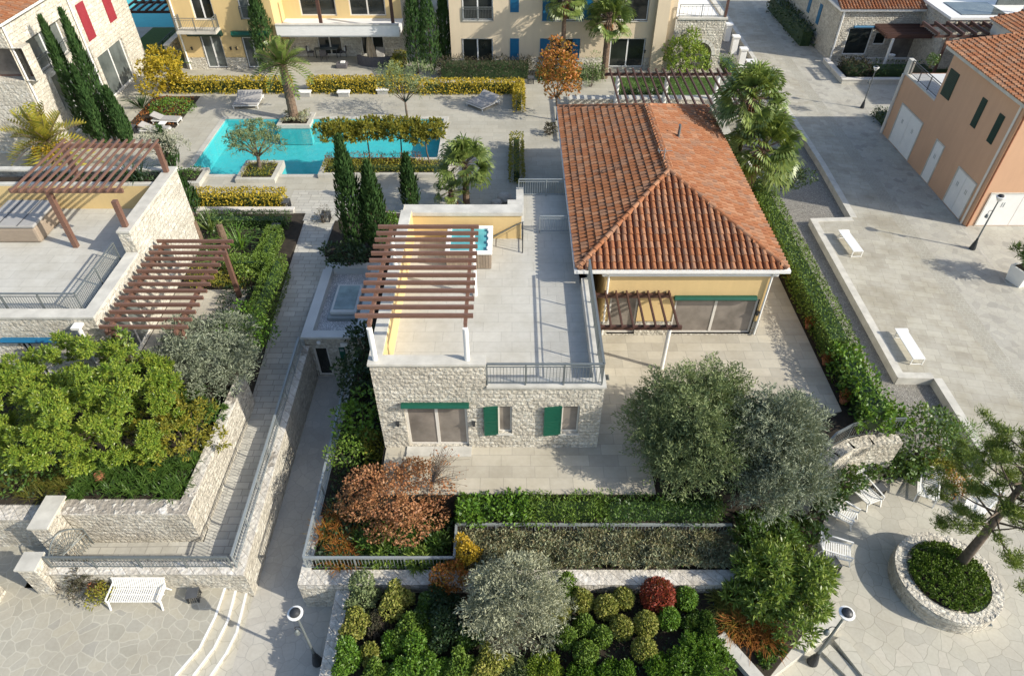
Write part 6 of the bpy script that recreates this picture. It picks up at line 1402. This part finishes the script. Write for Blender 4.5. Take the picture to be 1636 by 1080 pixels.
p = P(262, 204, 0); r = thing('side_table', 'small white square table between the two left loungers', 'side table', (p.x, p.y, 0)); MB().box(p.x-.25, p.x+.25, p.y-.25, p.y+.25, .32, .36).build('table_top', 'white', r); MB().box(p.x-.06, p.x+.06, p.y-.06, p.y+.06, 0, .32).build('leg', 'white', r)
for i, (u, v, l) in enumerate(((331, 156, 'white square seat at the left end of the pool hedge'), (468, 160, 'white square seat right of the date palm trunk'), (530, 160, 'white square seat under the middle of the yellow hedge'), (592, 156, 'white square seat near the thin airy olive'))[1:]):
    p = P(u+20, v-6, 0); r = thing('stool', l, 'stool', (p.x, p.y, 0)); MB().box(p.x-.5, p.x+.5, p.y-.25, p.y+.25, .3, .42).build('seat', 'white', r, bevel=.03); MB().box(p.x-.4, p.x+.4, p.y-.2, p.y+.2, .0, .3).build('base', 'soffit', r)
def pot(label, u, v, z, proto=[]):
    p = P(u, v, z)
    if proto: return dup(proto[0], (p.x, p.y, z), RNG.random()*6, label, 'terracotta pots along the right hedge')
    r = thing('flower_pot', label, 'flower pot', (0, 0, 0), 'terracotta pots along the right hedge')
    MB().lathe((0, 0, 0), [(.13, 0), (.2, .3), (.23, .31), (.23, .37), (.19, .37), (.17, .3), (.01, .3)], 14).build('pot', 'terracotta', r)
    pos, nr = on_blobs([(0, 0, .45, .24, .24, .18)], 160, .5); leaf_obj('plant', r, [leaves_on(pos, nr, .12, .06)], 'rusty'); r.location = (p.x, p.y, z); proto.append(r); return r
pot('terracotta pot by the corner of the tiled house', 1262, 447, 0); pot('terracotta pot at the hedge foot, second from the tiled house', 1291, 524, 0); pot('terracotta pot at the middle of the terrace hedge', 1318, 582, 0); pot('terracotta pot at the hedge foot nearest the olive trees', 1346, 643, 0)
def square_planter(label, loc, rot=0.0, proto=[]):
    if proto: return dup(proto[0], loc, rot, label, 'white square planters')
    r = thing('square_planter', label, 'planter', (0, 0, 0), 'white square planters'); h = .55
    m = MB().add([(-h*.85, -h*.85, 0), (h*.85, -h*.85, 0), (h*.85, h*.85, 0), (-h*.85, h*.85, 0), (-h, -h, 1.0), (h, -h, 1.0), (h, h, 1.0), (-h, h, 1.0)], [(0, 3, 2, 1), (0, 1, 5, 4), (1, 2, 6, 5), (2, 3, 7, 6), (3, 0, 4, 7)])
    m.box(-h, h, -h, -h+.08, .95, 1.02).box(-h, h, h-.08, h, .95, 1.02).box(-h, -h+.08, -h+.08, h-.08, .95, 1.02).box(h-.08, h, -h+.08, h-.08, .95, 1.02).build('planter_box', 'white', r); MB().sheet(rect(-h+.06, h-.06, -h+.06, h-.06), .92).build('soil', 'soil', r)
    pos, nr = on_blobs(lumps((0, 0, 1.7), (.8, .8, .75), 8, .45), 700, .5); leaf_obj('plant', r, rosettes(pos[:150], nr[:150], .4, .05, 9), 'green')
    r.location = loc; r.rotation_euler = (0, 0, rot); proto.append(r); return r
p = P(1626, 450, -2.7); square_planter('white tapered planter with spiky green plant at the right edge of the plaza', (p.x, p.y, -2.7), R(20))
# bollards of the balustrade by the far gravel strip
for i, (u, v) in enumerate(((1163, 50), (1174, 70), (1186, 90), (1196, 110), (1180, 131))[:4]):
    p = P(u, v, -2.2); o = MB().box(p.x-.28, p.x+.28, p.y-.28, p.y+.28, -3.2, -1.6).box(p.x-.36, p.x+.36, p.y-.36, p.y+.36, -1.598, -1.45).build('stone_post', 'white', None, (p.x, p.y, -3.2))
    tag(o, ('white post farthest up the plaza edge, by the stone annex', 'second white post from the stone annex along the plaza edge', 'third white post from the stone annex along the plaza edge', 'white post nearest the right fan palms along the plaza edge')[i], 'post', 'white posts along the gravel edge')
p = P(1321, 84, -2.7); r = thing('utility_box', 'white utility box at the corner of the upper right stone house', 'box', (p.x, p.y, -2.7)); MB().box(p.x-.35, p.x+.35, p.y-.25, p.y+.25, -2.7, -1.5).build('cabinet', 'white', r, bevel=.03); MB().box(p.x-.38, p.x+.38, p.y-.28, p.y+.28, -1.498, -1.44).build('lid', 'offwhite', r)
p = P(1403, 104, -2.7); r = thing('white_pot', 'white pot on the porch railing beside the white column', 'flower pot', (p.x, 64.0, -2.4)); MB().lathe((p.x, 63.6, -1.5), [(.15, 0), (.28, .35), (.3, .4), (.2, .4)], 12).build('pot', 'white', r)
# terrace furniture of the yellow building
p = P(597, 105, 0); r = thing('parasol', 'closed beige parasol on the terrace of the yellow building', 'parasol', (p.x, p.y, 0)); m = MB(); seg = 18; prof = [(.36, .5), (.34, .9), (.29, 1.5), (.19, 2.1), (.06, 2.5)]
vs = []
for rr, z in prof:
    for k in range(seg): t = 2*math.pi*k/seg; q = rr*(1+.18*(-1)**k); vs.append((p.x+q*math.cos(t)-.12*(z-.5)/2, p.y+q*math.sin(t), z))
m.add(vs, [(i*seg+k, i*seg+(k+1) % seg, (i+1)*seg+(k+1) % seg, (i+1)*seg+k) for i in range(4) for k in range(seg)]); m.build('canopy', 'parasol', r)
MB().tube([(p.x, p.y, .1), (p.x, p.y, .8)], .04, 8).build('pole', 'dark_metal', r); MB().box(p.x-.4, p.x+.4, p.y-.4, p.y+.4, 0.005, .12).build('base', 'slate', r)
p = P(524, 90, 0); r = thing('dining_table', 'dark glass dining table under the canopy of the yellow building', 'table', (p.x, p.y, 0)); MB().box(p.x-1.0, p.x+1.0, p.y-.5, p.y+.5, .7, .74).build('table_top', 'greyglass', r)
for dx in (-.9, .9):
    for dy in (-.42, .42): MB().bar((p.x+dx, p.y+dy, 0), (p.x+dx, p.y+dy, .7), .05, .05).build('leg', 'dark_metal', r)
def wicker_chair(label, x, y, rot, proto=[]):
    g = 'wicker dining chairs'
    if proto: return dup(proto[0], (x, y, 0), rot, label, g)
    r = thing('wicker_chair', label, 'chair', (0, 0, 0), g); MB().box(-.28, .28, -.28, .28, .36, .46).build('seat', 'wicker', r, bevel=.03); MB().box(-.28, .28, .24, .32, .46, .9).build('backrest', 'wicker', r, bevel=.03)
    for a in (-.25, .25):
        for b_ in (-.25, .25): MB().bar((a, b_, 0), (a, b_, .36), .04, .04).build('leg', 'wicker', r)
    MB().box(-.2, .2, .12, .235, .465, .8).build('cushion', 'white', r, bevel=.04); r.location = (x, y, 0); r.rotation_euler = (0, 0, rot); proto.append(r); return r
wicker_chair('wicker chair in front of the glass dining table, backrest toward the pool', p.x-.1, p.y-.85, R(180)); wicker_chair('wicker chair at the left end of the glass dining table', p.x-1.4, p.y, R(90)); wicker_chair('wicker chair at the right end of the glass dining table', p.x+1.4, p.y, R(-90)); wicker_chair('wicker chair behind the glass dining table by the window', p.x, p.y+.85, 0)
p = P(597, 106, 0); r = thing('sofa', 'curved grey wicker sofa on the terrace of the yellow building', 'sofa', (p.x, p.y, 0)); m = MB(); q = MB()
for i in range(10):
    a0, a1 = R(200+14*i), R(200+14*(i+1)); f = lambda a, rr: (p.x+.4+rr*1.9*math.cos(a), p.y+.7+rr*1.0*math.sin(a))
    m.prism([f(a0, 1.0), f(a1, 1.0), f(a1, .86), f(a0, .86)], .0, .8); q.prism([f(a0, .855), f(a1, .855), f(a1, .5), f(a0, .5)], .05, .4)
m.build('backrest', 'wicker', r); q.build('seat', 'fabric', r)
p = P(608, 92, 0); lounger('upright grey lounger by the right window of the yellow building terrace', 608, 94, R(5), .75, None, 0, .7)
p = P(547, 108, 0); r = thing('ottoman', 'low grey ottoman with a folded towel in front of the closed parasol', 'ottoman', (p.x, p.y, 0)); MB().box(p.x-.45, p.x+.45, p.y-.35, p.y+.35, 0, .38).build('seat', 'wicker', r, bevel=.05); MB().box(p.x-.1, p.x+.3, p.y-.2, p.y+.2, .382, .5).build('towel', 'white', r, bevel=.04)
p = P(152, 934, -2.2); r = thing('flower_pot', 'round terracotta pot between shrubs left of the white slatted bench', 'flower pot', (p.x, p.y, -2.6)); MB().lathe((p.x, p.y, -2.6), [(.14, 0), (.24, .38), (.26, .4), (.26, .46), (.2, .46), (.18, .4), (.01, .4)], 16).build('pot', 'terracotta', r)
p = P(161, 763, -.35); r = thing('clay_jar', 'clay jar half buried in the strap-leaved plants under the broad tree', 'jar', (p.x, p.y, -.6)); MB().lathe((p.x, p.y, -.6), [(.14, 0), (.24, .2), (.22, .36), (.15, .46), (.17, .5), (.1, .5)], 16).build('jar', 'terracotta', r)
# arched wrought iron gate
gp = Vector((-17.35, 13.15, -2.55)); gq = Vector((-16.7, 14.55, -2.55)); r = thing('garden_gate', 'arched wrought iron gate standing open between two stone piers', 'gate', tuple(gp)); m = MB(); ax_ = (gq-gp); L_ = ax_.length; ax_.normalize(); n = 16
H0, H1_ = 1.15, 1.9
def gpt(s, z): return gp+ax_*(s*L_)+Vector((0, 0, z))
f = [(i/n, H0+(H1_-H0)*math.sin(math.pi*i/n)) for i in range(n+1)]
fm = MB().tube([gpt(0, .05)]+[gpt(s, z) for s, z in f]+[gpt(1, .05), gpt(0, .05)], .03, 6); fm.build('frame', 'grey_metal', r)
for i in range(1, 15):
    a = math.pi*i/15; c0 = (.5, .85); m.tube([gpt(.5+.1*math.cos(a), .85+.1*math.sin(a)), gpt(.5+.46*math.cos(a), .85+.88*math.sin(a))], .012, 5)
for rr in (.12, .28, .4): m.tube([gpt(.5+rr*math.cos(t), .85+rr*1.9*math.sin(t)) for t in np.linspace(0, math.pi, 14)], .012, 5)
for i in range(1, 12): m.tube([gpt(i/12, .08), gpt(i/12, .84)], .012, 5)
for i in range(5):
    cx_ = (i+.5)/5; m.tube([gpt(cx_+.08*math.cos(t), .45+.16*math.sin(t)) for t in np.linspace(0, 6.283, 12)], .012, 5)
m.tube([gpt(0, .85), gpt(1, .85)], .02, 6); m.build('scrollwork', 'grey_metal', r)
# boulders by the palm
for i, (u, v, s, l) in enumerate(((806, 322, .5, 'pale boulder against the stone pier behind the roof terrace'), (793, 328, .35, 'smaller pale boulder left of the one by the stone pier'))):
    p = P(u, v, 0); bm = bmesh_ico = None
    q = unit(RNG.normal(size=(60, 3))); mm = bpy.data.meshes.new('boulder'); import bmesh
    bm = bmesh.new(); [bm.verts.new((a[0]*s*(1+.2*RNG.random()), a[1]*s*.8, a[2]*s*.7)) for a in q]; bmesh.ops.convex_hull(bm, input=bm.verts); bm.to_mesh(mm); bm.free(); mm.materials.append(M['rock'])
    o = bpy.data.objects.new('boulder', mm); COL.objects.link(o); o.location = (p.x, p.y, s*.5); tag(o, l, 'boulder')
# floor drains
for u, v, z, l in ((967, 603, 0, 'small dark drain grate in the terrace by the corner of the stone house'), (1575, 993, LZ, 'small dark drain grate set in the paving below the round planter'), (416, 683, -1.95, 'small dark drain grate in the brick path')):
    p = P(u, v, z); r = thing('drain_grate', l, 'drain', (p.x, p.y, z)); MB().box(p.x-.17, p.x+.17, p.y-.17, p.y+.17, z+.002, z+.012).build('frame', 'grey_metal', r); m = MB()
    for i in range(5): m.box(p.x-.13+i*.055, p.x-.105+i*.055, p.y-.14, p.y+.14, z+.0125, z+.02)
    m.build('bars', 'dark_metal', r)
# ================================================================ LIGHT AND CAMERA
w = bpy.data.worlds.new('World'); scene.world = w; w.use_nodes = True
nt = w.node_tree; bg = nt.nodes['Background']
sky = nt.nodes.new('ShaderNodeTexSky'); sky.sky_type = 'NISHITA'; sky.sun_disc = False
SUN_EL, SUN_AZ = R(32), R(-22)      # azimuth measured from +x towards +y
sky.sun_elevation = SUN_EL; sky.sun_rotation = R(90)-SUN_AZ
sky.air_density = 1.0; sky.dust_density = 1.5; sky.ozone_density = 1.0
nt.links.new(sky.outputs[0], bg.inputs[0]); bg.inputs[1].default_value = .15
sl = bpy.data.lights.new('sun', 'SUN'); sl.energy = 4.1; sl.angle = R(.5); sl.color = (1.0, .93, .81)
so = bpy.data.objects.new('sun', sl); COL.objects.link(so)
d = Vector((math.cos(SUN_EL)*math.cos(SUN_AZ), math.cos(SUN_EL)*math.sin(SUN_AZ), math.sin(SUN_EL)))
so.rotation_euler = d.to_track_quat('Z', 'Y').to_euler(); so.location = (60, -20, 60)
cam = bpy.data.cameras.new('camera'); co = bpy.data.objects.new('camera', cam); COL.objects.link(co)
co.location = (0, 0, CH); co.rotation_euler = (R(90)-PITCH, 0, 0)
cam.sensor_fit = 'HORIZONTAL'; cam.sensor_width = 36; cam.lens = CF/1636*36; cam.clip_end = 2000
scene.camera = co
vs = scene.view_settings; vs.view_transform = 'Standard'; vs.look = 'None'; vs.gamma = 1; vs.exposure = .53; vs.use_curve_mapping = False
scene.cycles.max_bounces = 5; scene.cycles.diffuse_bounces = 3; scene.cycles.glossy_bounces = 2; scene.cycles.transparent_max_bounces = 8
